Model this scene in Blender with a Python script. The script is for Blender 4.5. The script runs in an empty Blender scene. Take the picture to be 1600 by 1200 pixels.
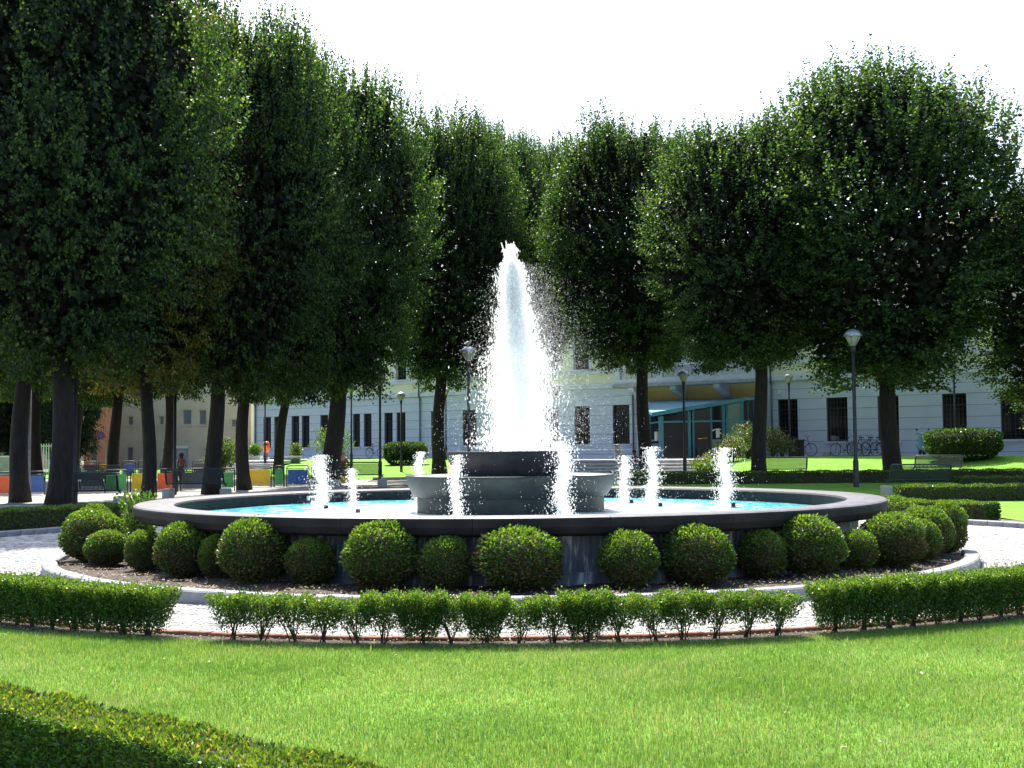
import bpy, math, random
import numpy as np
from mathutils import Vector, Matrix, Euler
R = math.radians
random.seed(7)
rng = np.random.default_rng(7)
S = bpy.context.scene
col = S.collection

# ------------------------------------------------------------------ camera, sky, sun, exposure
CAM_H = 1.6
cam_d = bpy.data.cameras.new('camera'); cam = bpy.data.objects.new('camera', cam_d); col.objects.link(cam)
cam.location = (0, 0, CAM_H)
cam.rotation_euler = (Matrix.Rotation(R(90 + 3.1), 4, 'X') @ Matrix.Rotation(R(-0.5), 4, 'Z')).to_euler()
cam_d.sensor_width = 36; cam_d.lens = 36 * 1900 / 1600
cam_d.clip_start = 0.1; cam_d.clip_end = 3000
S.camera = cam
SUN_EL, SUN_AZ = 55.0, -13.0           # azimuth measured from +Y (view direction), negative = left
w = bpy.data.worlds.new('World'); S.world = w; w.use_nodes = True
nt = w.node_tree; nt.nodes.clear()
out = nt.nodes.new('ShaderNodeOutputWorld'); bg = nt.nodes.new('ShaderNodeBackground')
sky = nt.nodes.new('ShaderNodeTexSky'); sky.sky_type = 'NISHITA'; sky.sun_disc = False
sky.sun_elevation = R(SUN_EL); sky.sun_rotation = R(SUN_AZ)
sky.air_density = 1.0; sky.dust_density = 3.0; sky.ozone_density = 1.0
nt.links.new(sky.outputs[0], bg.inputs[0]); bg.inputs[1].default_value = 0.15
nt.links.new(bg.outputs[0], out.inputs[0])
sd = bpy.data.lights.new('sun', 'SUN'); sun = bpy.data.objects.new('sun', sd); col.objects.link(sun)
sd.energy = 4.7; sd.angle = R(0.53); sd.color = (1.0, 0.96, 0.88)
sv = Vector((math.sin(R(SUN_AZ)) * math.cos(R(SUN_EL)), math.cos(R(SUN_AZ)) * math.cos(R(SUN_EL)), math.sin(R(SUN_EL))))
sun.rotation_euler = sv.to_track_quat('Z', 'Y').to_euler()
S.view_settings.view_transform = 'Standard'; S.view_settings.look = 'None'
S.view_settings.exposure = 1.25; S.view_settings.gamma = 1; S.view_settings.use_curve_mapping = False
S.render.engine = 'CYCLES'
S.cycles.max_bounces = 12; S.cycles.diffuse_bounces = 8; S.cycles.transmission_bounces = 12; S.cycles.transparent_max_bounces = 64

# ------------------------------------------------------------------ terrain
FC = (-0.035, 18.7)                       # fountain centre
WA = math.atan(0.753)                  # the long building's facade turns away to the left
def sm(t): t = min(1.0, max(0.0, t)); return t * t * (3 - 2 * t)
def G(X, D):
    b = min(0.43, max(0.0, (D - 27) * 0.0143))
    wd = 76.8 - 0.753 * X
    m = sm((X + 0.228 * D) / 2.5)
    if m <= 0: return b
    c = sm((X - 1.2)) * sm((11.0 - X))
    d0, d1 = 49.8, max(52.5, wd - 4.5)
    t1 = sm((D - d0) / (d1 - d0)); t2 = 1.0 if D > 60.5 else 0.0
    t = t1 * (1 - c) + t2 * c
    z = b + m * (1.12 - b) * t
    if c > 0.5 and D > 57.2: z = min(z, 0.9)
    return z
RM = np.array(cam.rotation_euler.to_matrix())
def ray(px, py):
    return RM @ np.array([(px - 800) / 1900, -(py - 600) / 1900, -1.0])
def gp(px, py):                        # where the view ray through a point of the photo meets the ground
    r = ray(px, py); D = 5.0
    while D < 140:
        if CAM_H + r[2] / r[1] * D <= G(r[0] / r[1] * D, D): break
        D += 0.05
    return (r[0] / r[1] * D, D)
def gd(px, D):                         # point at distance D under image column px (near the horizon)
    r = ray(px, 720); return (r[0] / r[1] * D, D)
def hz(py, D, px=800):                 # height at distance D seen at image row py
    r = ray(px, py); return CAM_H + r[2] / r[1] * D

# ------------------------------------------------------------------ helpers
def tag(o, label=None, cat=None, group=None, kind=None):
    if label: o['label'] = label
    if cat: o['category'] = cat
    if group: o['group'] = group
    if kind: o['kind'] = kind
    return o
def empty(name, loc=(0, 0, 0), rz=0, label=None, cat=None, group=None):
    o = bpy.data.objects.new(name, None); col.objects.link(o)
    o.location = loc; o.rotation_euler = (0, 0, rz); o.empty_display_size = 0.2
    return tag(o, label, cat, group)
def link(name, me, parent=None, loc=None, rot=None, scale=None):
    o = bpy.data.objects.new(name, me); col.objects.link(o)
    if parent: o.parent = parent
    if loc is not None: o.location = loc
    if rot is not None: o.rotation_euler = rot
    if scale is not None: o.scale = scale
    return o
def children(o): return [c for c in bpy.data.objects if c.parent == o]
def copy_tree(o, parent=None):
    c = o.copy(); col.objects.link(c)
    if parent: c.parent = parent
    for ch in list(o.children): copy_tree(ch, c)
    return c

class MB:
    def __init__(s): s.v = []; s.f = []; s.mi = []; s.sm = []
    def add(s, vs, fs, mi=0, smooth=False):
        n = len(s.v); s.v += [tuple(p) for p in vs]
        for f in fs: s.f.append(tuple(i + n for i in f)); s.mi.append(mi); s.sm.append(smooth)
        return s
    def box(s, x0, x1, y0, y1, z0, z1, mi=0, M=None, b=0.0):
        if b <= 0:
            vs = [(x, y, z) for z in (z0, z1) for y in (y0, y1) for x in (x0, x1)]
            fs = [(0, 2, 3, 1), (4, 5, 7, 6), (0, 1, 5, 4), (2, 6, 7, 3), (0, 4, 6, 2), (1, 3, 7, 5)]
        else:
            vs = []
            for z, i in ((z0, b), (z0 + b, 0), (z1 - b, 0), (z1, b)):
                vs += [(x0 + i + (0 if i else b), y0 + i, z), (x1 - i - (0 if i else b), y0 + i, z), (x1 - i, y0 + i + (0 if i else b), z), (x1 - i, y1 - i - (0 if i else b), z),
                       (x1 - i - (0 if i else b), y1 - i, z), (x0 + i + (0 if i else b), y1 - i, z), (x0 + i, y1 - i - (0 if i else b), z), (x0 + i, y0 + i + (0 if i else b), z)]
            fs = [tuple(range(7, -1, -1)), tuple(range(24, 32))]
            for k in range(3):
                for j in range(8): a = k * 8 + j; c = k * 8 + (j + 1) % 8; fs.append((a, c, c + 8, a + 8))
        if M is not None: vs = [tuple(M @ Vector(p)) for p in vs]
        return s.add(vs, fs, mi)
    def tube(s, pts, rads, n=8, mi=0, cap=True, smooth=True):
        pts = [Vector(p) for p in pts]
        if not hasattr(rads, '__len__'): rads = [rads] * len(pts)
        vs = []; fs = []; u = None
        for i, p in enumerate(pts):
            t = (pts[min(i + 1, len(pts) - 1)] - pts[max(i - 1, 0)]).normalized()
            if u is None: u = t.orthogonal().normalized()
            u = (u - t * u.dot(t)).normalized(); v = t.cross(u)
            for k in range(n):
                a = 2 * math.pi * k / n; vs.append(p + (u * math.cos(a) + v * math.sin(a)) * rads[i])
        for i in range(len(pts) - 1):
            for k in range(n):
                a = i * n + k; b = i * n + (k + 1) % n; fs.append((a, b, b + n, a + n))
        s.add(vs, fs, mi, smooth)
        if cap:
            m = len(s.v) - len(vs)
            s.f += [tuple(m + k for k in range(n - 1, -1, -1)), tuple(m + (len(pts) - 1) * n + k for k in range(n))]; s.mi += [mi, mi]; s.sm += [False, False]
        return s
    def lathe(s, prof, n=24, c=(0, 0, 0), mi=0, a0=0, a1=360, smooth=True, caps=False):
        full = abs(a1 - a0 - 360) < 1e-6; m = n if full else n + 1; vs = []; fs = []; k = len(prof)
        for i in range(m):
            a = R(a0 + (a1 - a0) * i / n)
            for r, z in prof: vs.append((c[0] + r * math.cos(a), c[1] + r * math.sin(a), c[2] + z))
        for i in range(n):
            i2 = (i + 1) % m
            for j in range(k - 1): fs.append((i * k + j, i2 * k + j, i2 * k + j + 1, i * k + j + 1))
        if caps and not full: fs += [tuple(range(k - 1, -1, -1)), tuple(range(n * k, n * k + k))]
        return s.add(vs, fs, mi, smooth)
    def ball(s, c, r, n=10, m=7, mi=0):
        rx, ry, rz = r if hasattr(r, '__len__') else (r, r, r)
        prof = [(math.cos(-math.pi / 2 + math.pi * j / m), math.sin(-math.pi / 2 + math.pi * j / m)) for j in range(m + 1)]
        vs = []; fs = []
        for i in range(n):
            a = 2 * math.pi * i / n
            for q, z in prof: vs.append((c[0] + rx * q * math.cos(a), c[1] + ry * q * math.sin(a), c[2] + rz * z))
        for i in range(n):
            for j in range(m): a = i * (m + 1) + j; b = ((i + 1) % n) * (m + 1) + j; fs.append((a, b, b + 1, a + 1))
        return s.add(vs, fs, mi, True)
    def mesh(s, name, mats):
        me = bpy.data.meshes.new(name); me.from_pydata([tuple(p) for p in s.v], [], s.f)
        for m in (mats if isinstance(mats, (list, tuple)) else [mats]): me.materials.append(m)
        me.polygons.foreach_set('material_index', s.mi); me.polygons.foreach_set('use_smooth', s.sm); me.update()
        return me
    def build(s, name, mats, parent=None, **k): return link(name, s.mesh(name, mats), parent, **k)

def np_mesh(name, V, nper, mats, midx=None, smooth=False):       # V (n, nper, 3): n loose polygons of nper corners
    n = V.shape[0]; me = bpy.data.meshes.new(name)
    me.vertices.add(n * nper); me.vertices.foreach_set('co', V.astype(np.float32).ravel())
    me.loops.add(n * nper); me.loops.foreach_set('vertex_index', np.arange(n * nper, dtype=np.int32))
    me.polygons.add(n); me.polygons.foreach_set('loop_start', np.arange(0, n * nper, nper, dtype=np.int32))
    for m in (mats if isinstance(mats, (list, tuple)) else [mats]): me.materials.append(m)
    if midx is not None: me.polygons.foreach_set('material_index', midx.astype(np.int32))
    me.update(calc_edges=True); return me
def unit(a): return a / np.maximum(1e-9, np.linalg.norm(a, axis=-1, keepdims=True))
def leaf_mesh(name, P, Dv, L, W, mats, midx=None, N=None):       # leaf = kite quad starting at P along Dv
    n = len(P); Dv = unit(Dv)
    if N is None: N = rng.normal(size=(n, 3))
    Sd = unit(np.cross(Dv, N)); L = np.broadcast_to(np.asarray(L, float), (n,))[:, None]; W = np.broadcast_to(np.asarray(W, float), (n,))[:, None]
    mid = P + Dv * L * 0.45; bend = unit(np.cross(Sd, Dv)) * L * 0.08
    V = np.stack([P, mid + Sd * W / 2 + bend, P + Dv * L, mid - Sd * W / 2 + bend], axis=1)
    return np_mesh(name, V, 4, mats, midx)

# ------------------------------------------------------------------ materials
def ramp(nt, fac, stops):
    r = nt.nodes.new('ShaderNodeValToRGB'); e = r.color_ramp.elements
    while len(e) < len(stops): e.new(0.5)
    for i, (p, c) in enumerate(stops): e[i].position = p; e[i].color = (*c, 1)
    nt.links.new(fac, r.inputs[0]); return r.outputs[0]
def newmat(name):
    m = bpy.data.materials.new(name); m.use_nodes = True; return m, m.node_tree, m.node_tree.nodes['Principled BSDF']
def mat(name, c1, c2=None, scale=6, rough=0.7, bump=0.0, bscale=None, metal=0.0, spec=0.5, detail=6, stops=None, coord='Object', stretch=None, bdist=0.02):
    m, nt, p = newmat(name); p.inputs['Roughness'].default_value = rough; p.inputs['Metallic'].default_value = metal
    p.inputs['Specular IOR Level'].default_value = spec
    tc = nt.nodes.new('ShaderNodeTexCoord'); mp = nt.nodes.new('ShaderNodeMapping'); nt.links.new(tc.outputs[coord], mp.inputs[0])
    if stretch: mp.inputs['Scale'].default_value = stretch
    if c2 is None: c2 = tuple(x * 0.8 for x in c1)
    n = nt.nodes.new('ShaderNodeTexNoise'); n.inputs['Scale'].default_value = scale; n.inputs['Detail'].default_value = detail
    nt.links.new(mp.outputs[0], n.inputs[0])
    nt.links.new(ramp(nt, n.outputs[0], stops or [(0.35, c2), (0.65, c1)]), p.inputs['Base Color'])
    if bump:
        b = nt.nodes.new('ShaderNodeBump'); b.inputs['Strength'].default_value = bump; b.inputs['Distance'].default_value = bdist
        n2 = nt.nodes.new('ShaderNodeTexNoise'); n2.inputs['Scale'].default_value = bscale or scale * 5; n2.inputs['Detail'].default_value = 8
        nt.links.new(mp.outputs[0], n2.inputs[0]); nt.links.new(n2.outputs[0], b.inputs['Height']); nt.links.new(b.outputs[0], p.inputs['Normal'])
    return m
def leafmat(name, stops, trans=0.35, rough=0.45, spec=0.5, nscale=0.6, namp=0.35, tcol=None):
    m, nt, p = newmat(name); g = nt.nodes.new('ShaderNodeNewGeometry'); tc = nt.nodes.new('ShaderNodeTexCoord')
    n = nt.nodes.new('ShaderNodeTexNoise'); n.inputs['Scale'].default_value = nscale; n.inputs['Detail'].default_value = 3
    nt.links.new(tc.outputs['Object'], n.inputs[0])
    mx = nt.nodes.new('ShaderNodeMath'); mx.operation = 'MULTIPLY_ADD'; mx.inputs[1].default_value = namp * 2; mx.inputs[2].default_value = -namp
    nt.links.new(n.outputs[0], mx.inputs[0])
    ad = nt.nodes.new('ShaderNodeMath'); ad.operation = 'ADD'; ad.use_clamp = True
    nt.links.new(mx.outputs[0], ad.inputs[0]); nt.links.new(g.outputs['Random Per Island'], ad.inputs[1])
    c = ramp(nt, ad.outputs[0], stops); nt.links.new(c, p.inputs['Base Color'])
    p.inputs['Roughness'].default_value = rough; p.inputs['Specular IOR Level'].default_value = spec
    t = nt.nodes.new('ShaderNodeBsdfTranslucent')
    h = nt.nodes.new('ShaderNodeMixRGB'); h.blend_type = 'MULTIPLY'; h.inputs[0].default_value = 1; h.inputs[2].default_value = (*(tcol or (2.4, 2.3, 0.7)), 1)
    nt.links.new(c, h.inputs[1]); nt.links.new(h.outputs[0], t.inputs[0])
    ms = nt.nodes.new('ShaderNodeMixShader'); ms.inputs[0].default_value = trans
    nt.links.new(p.outputs[0], ms.inputs[1]); nt.links.new(t.outputs[0], ms.inputs[2])
    nt.links.new(ms.outputs[0], nt.nodes['Material Output'].inputs[0]); return m
def glassy(name, c, rough=0.08):
    m, nt, p = newmat(name); p.inputs['Base Color'].default_value = (*c, 1); p.inputs['Roughness'].default_value = rough
    p.inputs['Specular IOR Level'].default_value = 0.4; return m
M = {}
M['linden'] = leafmat('linden_leaf', [(0.0, (0.009, 0.024, 0.015)), (0.5, (0.021, 0.051, 0.022)), (0.85, (0.050, 0.105, 0.026)), (1.0, (0.11, 0.17, 0.04))], 0.48, 0.48, 0.36, 0.5, 0.3)
M['linden_y'] = leafmat('linden_leaf_yellowing', [(0.0, (0.03, 0.05, 0.015)), (0.5, (0.06, 0.09, 0.02)), (0.85, (0.14, 0.14, 0.03)), (1.0, (0.22, 0.15, 0.04))], 0.35, 0.45, 0.4, 0.5, 0.35)
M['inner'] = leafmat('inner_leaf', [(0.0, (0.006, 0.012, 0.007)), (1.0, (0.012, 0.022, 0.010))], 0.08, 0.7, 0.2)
M['ever'] = leafmat('evergreen_leaf', [(0.0, (0.006, 0.014, 0.010)), (1.0, (0.015, 0.03, 0.018))], 0.05, 0.6, 0.3)
M['box'] = leafmat('box_leaf', [(0.0, (0.024, 0.055, 0.012)), (0.45, (0.045, 0.105, 0.020)), (0.85, (0.085, 0.175, 0.030)), (1.0, (0.13, 0.21, 0.05))], 0.34, 0.4, 0.45, 4, 0.24, (1.6, 1.6, .5))
M['boxb'] = leafmat('box_leaf_brown', [(0.0, (0.05, 0.035, 0.02)), (0.5, (0.10, 0.065, 0.035)), (1.0, (0.10, 0.11, 0.03))], 0.2, 0.6, 0.3, 6, 0.3)
M['boxtop'] = leafmat('box_leaf_pale_lit', [(0.0, (0.045, 0.105, 0.016)), (0.5, (0.095, 0.18, 0.028)), (1.0, (0.19, 0.27, 0.05))], 0.42, 0.4, 0.4, 4, 0.2, (1.6, 1.6, .5))  # paler box leaf: light on the clipped tops put into its colour
M['boxsun'] = leafmat('box_leaf_sunlit_yellow', [(0.0, (0.055, 0.12, 0.018)), (0.5, (0.12, 0.20, 0.03)), (0.88, (0.20, 0.27, 0.045)), (1.0, (0.34, 0.28, 0.10))], 0.42, 0.4, 0.4, 4, 0.25, (1.6, 1.5, .5))  # sunlight on the corner hedge's top painted as a yellower leaf
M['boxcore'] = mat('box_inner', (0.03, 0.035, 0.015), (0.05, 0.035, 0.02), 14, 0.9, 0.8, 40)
M['grassb'] = leafmat('grass_blade', [(0.0, (0.085, 0.185, 0.035)), (0.45, (0.15, 0.29, 0.052)), (0.85, (0.22, 0.35, 0.085)), (1.0, (0.38, 0.42, 0.2))], 0.4, 0.5, 0.3, 0.8, 0.55, (1.4, 1.2, 0.7))
M['grassdry'] = leafmat('dry_grass_blade', [(0.0, (0.17, 0.26, 0.06)), (0.5, (0.30, 0.37, 0.12)), (1.0, (0.46, 0.43, 0.24))], 0.35, 0.6, 0.2, 0.8, 0.3, (1.2, 1.2, .8))
M['bark'] = mat('bark', (0.026, 0.019, 0.015), (0.010, 0.008, 0.007), 9, 0.9, 0.9, 22, stretch=(1, 1, 0.25), bdist=0.05)
M['twig'] = mat('twig', (0.09, 0.065, 0.045), (0.04, 0.03, 0.02), 30, 0.85)
M['lawn'] = mat('lawn_ground', (0.15, 0.30, 0.045), (0.10, 0.21, 0.035), 1.2, 0.95, 0.6, 60, spec=0.1, detail=10)
M['lawnfar'] = mat('lawn_far', (0.17, 0.34, 0.045), (0.12, 0.27, 0.035), 1.5, 0.95, 0.8, 25, spec=0.1, detail=12)
M['soil'] = mat('soil', (0.075, 0.055, 0.042), (0.030, 0.022, 0.018), 9, 0.95, 1.0, 30, detail=12)
M['earth'] = mat('earth', (0.16, 0.14, 0.11), (0.09, 0.085, 0.06), 0.6, 0.95, 0.4, 20, detail=12)
M['gravel'] = mat('pale_gravel', (0.46, 0.43, 0.38), (0.30, 0.28, 0.25), 3, 0.9, 0.7, 40, detail=12)
M['concrete'] = mat('concrete', (0.42, 0.42, 0.41), (0.30, 0.30, 0.30), 3, 0.85, 0.2, 60, detail=10)
M['white'] = mat('white_stone', (0.62, 0.62, 0.62), (0.50, 0.50, 0.50), 4, 0.7, 0.1, 50)
M['sett'] = leafmat('sett_stone', [(0.0, (0.24, 0.235, 0.22)), (0.6, (0.42, 0.41, 0.39)), (1.0, (0.52, 0.51, 0.49))], 0.0, 0.8, 0.3, 0.8, 0.2)
M['joint'] = mat('sett_joint', (0.13, 0.12, 0.105), (0.08, 0.075, 0.065), 20, 0.95, 0.4, 90)
M['kerb'] = mat('kerb_granite', (0.27, 0.28, 0.30), (0.17, 0.18, 0.20), 5, 0.75, 0.2, 90, detail=12)
M['basalt'] = mat('dark_stone', (0.023, 0.022, 0.025), (0.013, 0.013, 0.016), 5, 0.6, 0.12, 120, detail=12, spec=0.22)
M['basalttop'] = mat('dark_stone_pale_top', (0.115, 0.115, 0.130), (0.07, 0.07, 0.082), 6, 0.5, 0.1, 120, detail=12, spec=0.35)  # paler grey for the upward faces of the rim slabs
M['drip'] = mat('limescale_wall', (0.40, 0.42, 0.46), (0.075, 0.08, 0.095), 7, 0.65, 0.1, 60, detail=8, stretch=(2.2, 2.2, 0.35),
                stops=[(0.36, (0.075, 0.085, 0.105)), (0.54, (0.14, 0.155, 0.185)), (0.64, (0.5, 0.52, 0.56))])
M['bowl'] = mat('bowl_stone', (0.026, 0.034, 0.033), (0.014, 0.019, 0.020), 4, 0.5, 0.1, 90, detail=12, spec=0.25)
M['pool'] = mat('turquoise_paint', (0.10, 0.50, 0.55), (0.07, 0.40, 0.46), 3, 0.6)
M['brick'] = mat('edging_brick', (0.30, 0.14, 0.09), (0.20, 0.09, 0.06), 12, 0.9, 0.4, 60)
M['black'] = mat('black_metal', (0.022, 0.022, 0.026), (0.014, 0.014, 0.016), 12, 0.45, 0.0, metal=0.0)
M['green'] = mat('dark_green_metal', (0.03, 0.055, 0.055), (0.02, 0.035, 0.035), 12, 0.5)
M['grey'] = mat('galvanised', (0.30, 0.31, 0.31), (0.2, 0.21, 0.21), 8, 0.5, metal=0.3)
M['cap'] = mat('lamp_cap', (0.42, 0.43, 0.46), (0.30, 0.31, 0.34), 10, 0.3, metal=0.5)
M['lampglass'] = glassy('lamp_glass', (0.33, 0.33, 0.30), 0.15)
M['facade'] = mat('blue_grey_plaster', (0.60, 0.65, 0.74), (0.55, 0.60, 0.69), 1.2, 0.9, 0.1, 60)
M['cream'] = mat('cream_plaster', (0.76, 0.75, 0.55), (0.70, 0.69, 0.50), 0.7, 0.9, 0.1, 60)
M['ochre'] = mat('ochre_plaster', (0.62, 0.47, 0.20), (0.54, 0.40, 0.17), 1.0, 0.9, 0.1, 60)
M['trim'] = mat('pale_trim', (0.66, 0.69, 0.76), (0.55, 0.58, 0.66), 2.2, 0.85, 0.1, 50)
M['joint2'] = mat('plaster_joint', (0.24, 0.27, 0.32), (0.20, 0.23, 0.28), 3, 0.95)
M['shutter'] = mat('dark_grille', (0.035, 0.034, 0.04), (0.022, 0.022, 0.028), 3, 0.5)
M['pane'] = glassy('dark_pane', (0.010, 0.013, 0.018), 0.07)
M['paneg'] = glassy('greenish_pane', (0.10, 0.19, 0.17), 0.05)
M['teal'] = mat('teal_metal', (0.05, 0.20, 0.28), (0.04, 0.165, 0.235), 2, 0.4)
M['tealroof'] = mat('teal_roof', (0.20, 0.42, 0.54), (0.16, 0.36, 0.47), 1.5, 0.35)
M['beige'] = mat('beige_plaster', (0.50, 0.46, 0.38), (0.40, 0.37, 0.31), 0.5, 0.95, 0.3, 20)
M['orange'] = mat('orange_plaster', (0.62, 0.27, 0.16), (0.54, 0.23, 0.14), 0.8, 0.95)
M['rollup'] = mat('roller_shutter', (0.42, 0.43, 0.46), (0.36, 0.37, 0.40), 3, 0.6)
M['tile'] = mat('roof_tile', (0.17, 0.10, 0.075), (0.10, 0.06, 0.05), 5, 0.9, 0.3, 20)
M['paper'] = mat('white_paper', (0.75, 0.75, 0.74), (0.68, 0.68, 0.68), 10, 0.8)
M['ink'] = mat('dark_print', (0.05, 0.05, 0.07), (0.04, 0.04, 0.05), 10, 0.8)
M['red'] = mat('red_paint', (0.80, 0.13, 0.03), (0.72, 0.11, 0.03), 6, 0.5)
M['blue'] = mat('blue_paint', (0.05, 0.13, 0.38), (0.04, 0.11, 0.32), 6, 0.5)
M['greenp'] = mat('green_paint', (0.07, 0.34, 0.09), (0.06, 0.28, 0.08), 6, 0.5)
M['yellow'] = mat('yellow_paint', (0.85, 0.52, 0.03), (0.75, 0.46, 0.03), 6, 0.5)
M['maroon'] = mat('maroon_paint', (0.22, 0.04, 0.05), (0.17, 0.03, 0.04), 6, 0.5)
M['slate'] = mat('slate_paint', (0.14, 0.16, 0.19), (0.11, 0.12, 0.15), 6, 0.5)
M['skin'] = mat('skin', (0.50, 0.29, 0.20), (0.44, 0.25, 0.17), 12, 0.6)
M['skind'] = mat('skin_tanned', (0.24, 0.12, 0.07), (0.2, 0.1, 0.06), 12, 0.6)
M['hair'] = mat('dark_hair', (0.02, 0.014, 0.01), (0.012, 0.009, 0.008), 20, 0.7)
M['hairb'] = mat('blond_hair', (0.30, 0.18, 0.09), (0.22, 0.13, 0.07), 20, 0.7)
M['jeans'] = mat('blue_jeans', (0.14, 0.19, 0.29), (0.10, 0.14, 0.22), 12, 0.9)
M['shirtr'] = mat('red_shirt', (0.50, 0.07, 0.05), (0.4, 0.05, 0.04), 9, 0.9)
M['shirtg'] = mat('patterned_shirt', (0.30, 0.28, 0.33), (0.12, 0.10, 0.16), 25, 0.9)
M['navy'] = mat('navy_cloth', (0.03, 0.035, 0.06), (0.02, 0.025, 0.05), 12, 0.9)
M['pink'] = mat('maroon_shirt', (0.25, 0.07, 0.09), (0.2, 0.05, 0.07), 12, 0.9)
M['scoot'] = mat('pale_blue_enamel', (0.20, 0.38, 0.58), (0.18, 0.34, 0.53), 4, 0.25)
M['tyre'] = mat('rubber', (0.02, 0.02, 0.02), (0.014, 0.014, 0.014), 9, 0.85)
M['petal'] = leafmat('rose_petal', [(0.0, (0.42, 0.16, 0.15)), (0.5, (0.62, 0.42, 0.38)), (1.0, (0.72, 0.66, 0.60))], 0.3, 0.6, tcol=(1, 1, 1))
M['rose'] = leafmat('rose_leaf', [(0.0, (0.05, 0.08, 0.035)), (0.6, (0.11, 0.15, 0.06)), (1.0, (0.22, 0.22, 0.12))], 0.3, 0.45, 0.5, 1, 0.2)
M['litter'] = leafmat('dry_leaf', [(0.0, (0.10, 0.07, 0.045)), (0.5, (0.22, 0.16, 0.10)), (1.0, (0.42, 0.34, 0.25))], 0.1, 0.8)
m, nt_, p = newmat('white_water')
p.inputs['Base Color'].default_value = (0.98, 0.99, 1, 1); p.inputs['Roughness'].default_value = 0.15
t_ = nt_.nodes.new('ShaderNodeBsdfTranslucent'); t_.inputs[0].default_value = (1, 1, 1, 1)
x_ = nt_.nodes.new('ShaderNodeMixShader'); x_.inputs[0].default_value = 0.75
nt_.links.new(p.outputs[0], x_.inputs[1]); nt_.links.new(t_.outputs[0], x_.inputs[2])
tr_ = nt_.nodes.new('ShaderNodeBsdfTransparent'); y_ = nt_.nodes.new('ShaderNodeMixShader'); y_.inputs[0].default_value = 0.24     # thin films of clear water let the sun through
nt_.links.new(x_.outputs[0], y_.inputs[2]); nt_.links.new(tr_.outputs[0], y_.inputs[1]); nt_.links.new(y_.outputs[0], nt_.nodes['Material Output'].inputs[0])
M['foam'] = m
m, nt_, p = newmat('foaming_surface'); p.inputs['Base Color'].default_value = (0.9, 0.93, 0.95, 1); p.inputs['Roughness'].default_value = 0.3
M['foamflat'] = m
m, nt_, p = newmat('pool_water')                                  # aerated turquoise water, foamier round the jets
tc = nt_.nodes.new('ShaderNodeTexCoord'); mp = nt_.nodes.new('ShaderNodeMapping'); nt_.links.new(tc.outputs['Object'], mp.inputs[0])
ln = nt_.nodes.new('ShaderNodeVectorMath'); ln.operation = 'LENGTH'; nt_.links.new(mp.outputs[0], ln.inputs[0])
mr = nt_.nodes.new('ShaderNodeMapRange'); mr.inputs['From Min'].default_value = 4.9; mr.inputs['From Max'].default_value = 2.4; mr.inputs['To Min'].default_value = -0.12; mr.inputs['To Max'].default_value = 0.20
nt_.links.new(ln.outputs['Value'], mr.inputs['Value'])
n1 = nt_.nodes.new('ShaderNodeTexNoise'); n1.inputs['Scale'].default_value = 3.2; n1.inputs['Detail'].default_value = 9; nt_.links.new(mp.outputs[0], n1.inputs[0])
a1 = nt_.nodes.new('ShaderNodeMath'); a1.operation = 'ADD'; nt_.links.new(n1.outputs[0], a1.inputs[0]); nt_.links.new(mr.outputs[0], a1.inputs[1])
nt_.links.new(ramp(nt_, a1.outputs[0], [(0.40, (0.07, 0.38, 0.43)), (0.52, (0.16, 0.56, 0.58)), (0.62, (0.80, 0.90, 0.90))]), p.inputs['Base Color'])
p.inputs['Roughness'].default_value = 0.12
n2 = nt_.nodes.new('ShaderNodeTexNoise'); n2.inputs['Scale'].default_value = 9; n2.inputs['Detail'].default_value = 5; nt_.links.new(mp.outputs[0], n2.inputs[0])
b_ = nt_.nodes.new('ShaderNodeBump'); b_.inputs['Strength'].default_value = 0.8; b_.inputs['Distance'].default_value = 0.05
nt_.links.new(n2.outputs[0], b_.inputs['Height']); nt_.links.new(b_.outputs[0], p.inputs['Normal'])
M['water'] = m

# ------------------------------------------------------------------ ground sheets
def patch(name, f, nu, nv, m, dz, kind='structure', hf=G):
    mb = MB(); vs = []
    for j in range(nv + 1):
        for i in range(nu + 1):
            X, Y = f(i / nu, j / nv); vs.append((X, Y, hf(X, Y) + dz))
    fs = [(j * (nu + 1) + i, j * (nu + 1) + i + 1, (j + 1) * (nu + 1) + i + 1, (j + 1) * (nu + 1) + i) for j in range(nv) for i in range(nu)]
    mb.add(vs, fs, 0, True); return tag(mb.build(name, m), kind=kind)
xs = list(np.concatenate([[-1500, -600, -250, -120, -80], np.arange(-60, 62, 1.0), [80, 120, 250, 600, 1500]]))
ys = list(np.concatenate([[-1500, -500, -150, -50, -15, 0], np.arange(5, 100, 1.0), [105, 120, 160, 300, 700, 2000]]))
mb = MB(); mb.add([(x, y, G(x, y) - 0.02) for y in ys for x in xs],
   [(j * len(xs) + i, j * len(xs) + i + 1, (j + 1) * len(xs) + i + 1, (j + 1) * len(xs) + i) for j in range(len(ys) - 1) for i in range(len(xs) - 1)], 0, True)
tag(mb.build('ground', M['earth']), kind='structure')
def pol(r0, r1, a0, a1):
    def f(u, v):
        a = R(a0 + (a1 - a0) * u); r = r0 + (r1 - r0) * v; return (FC[0] + r * math.cos(a), FC[1] + r * math.sin(a))
    return f
flat = lambda X, Y: 0.0
patch('path_bed', pol(0.3, 13.2, 0, 360), 96, 3, M['joint'], 0.0, hf=flat)
patch('front_lawn', pol(8.72, 26, 206, 334), 90, 8, M['lawn'], 0.012, hf=flat)
patch('hedge_soil', pol(8.52, 8.80, 206, 334), 90, 1, M['soil'], 0.017, hf=flat)
patch('planting_bed', pol(5.0, 6.50, 0, 360), 128, 6, M['soil'], 0.10, hf=lambda X, Y: 0.03 * math.sin(X * 5.1) * math.cos(Y * 4.3))
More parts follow.
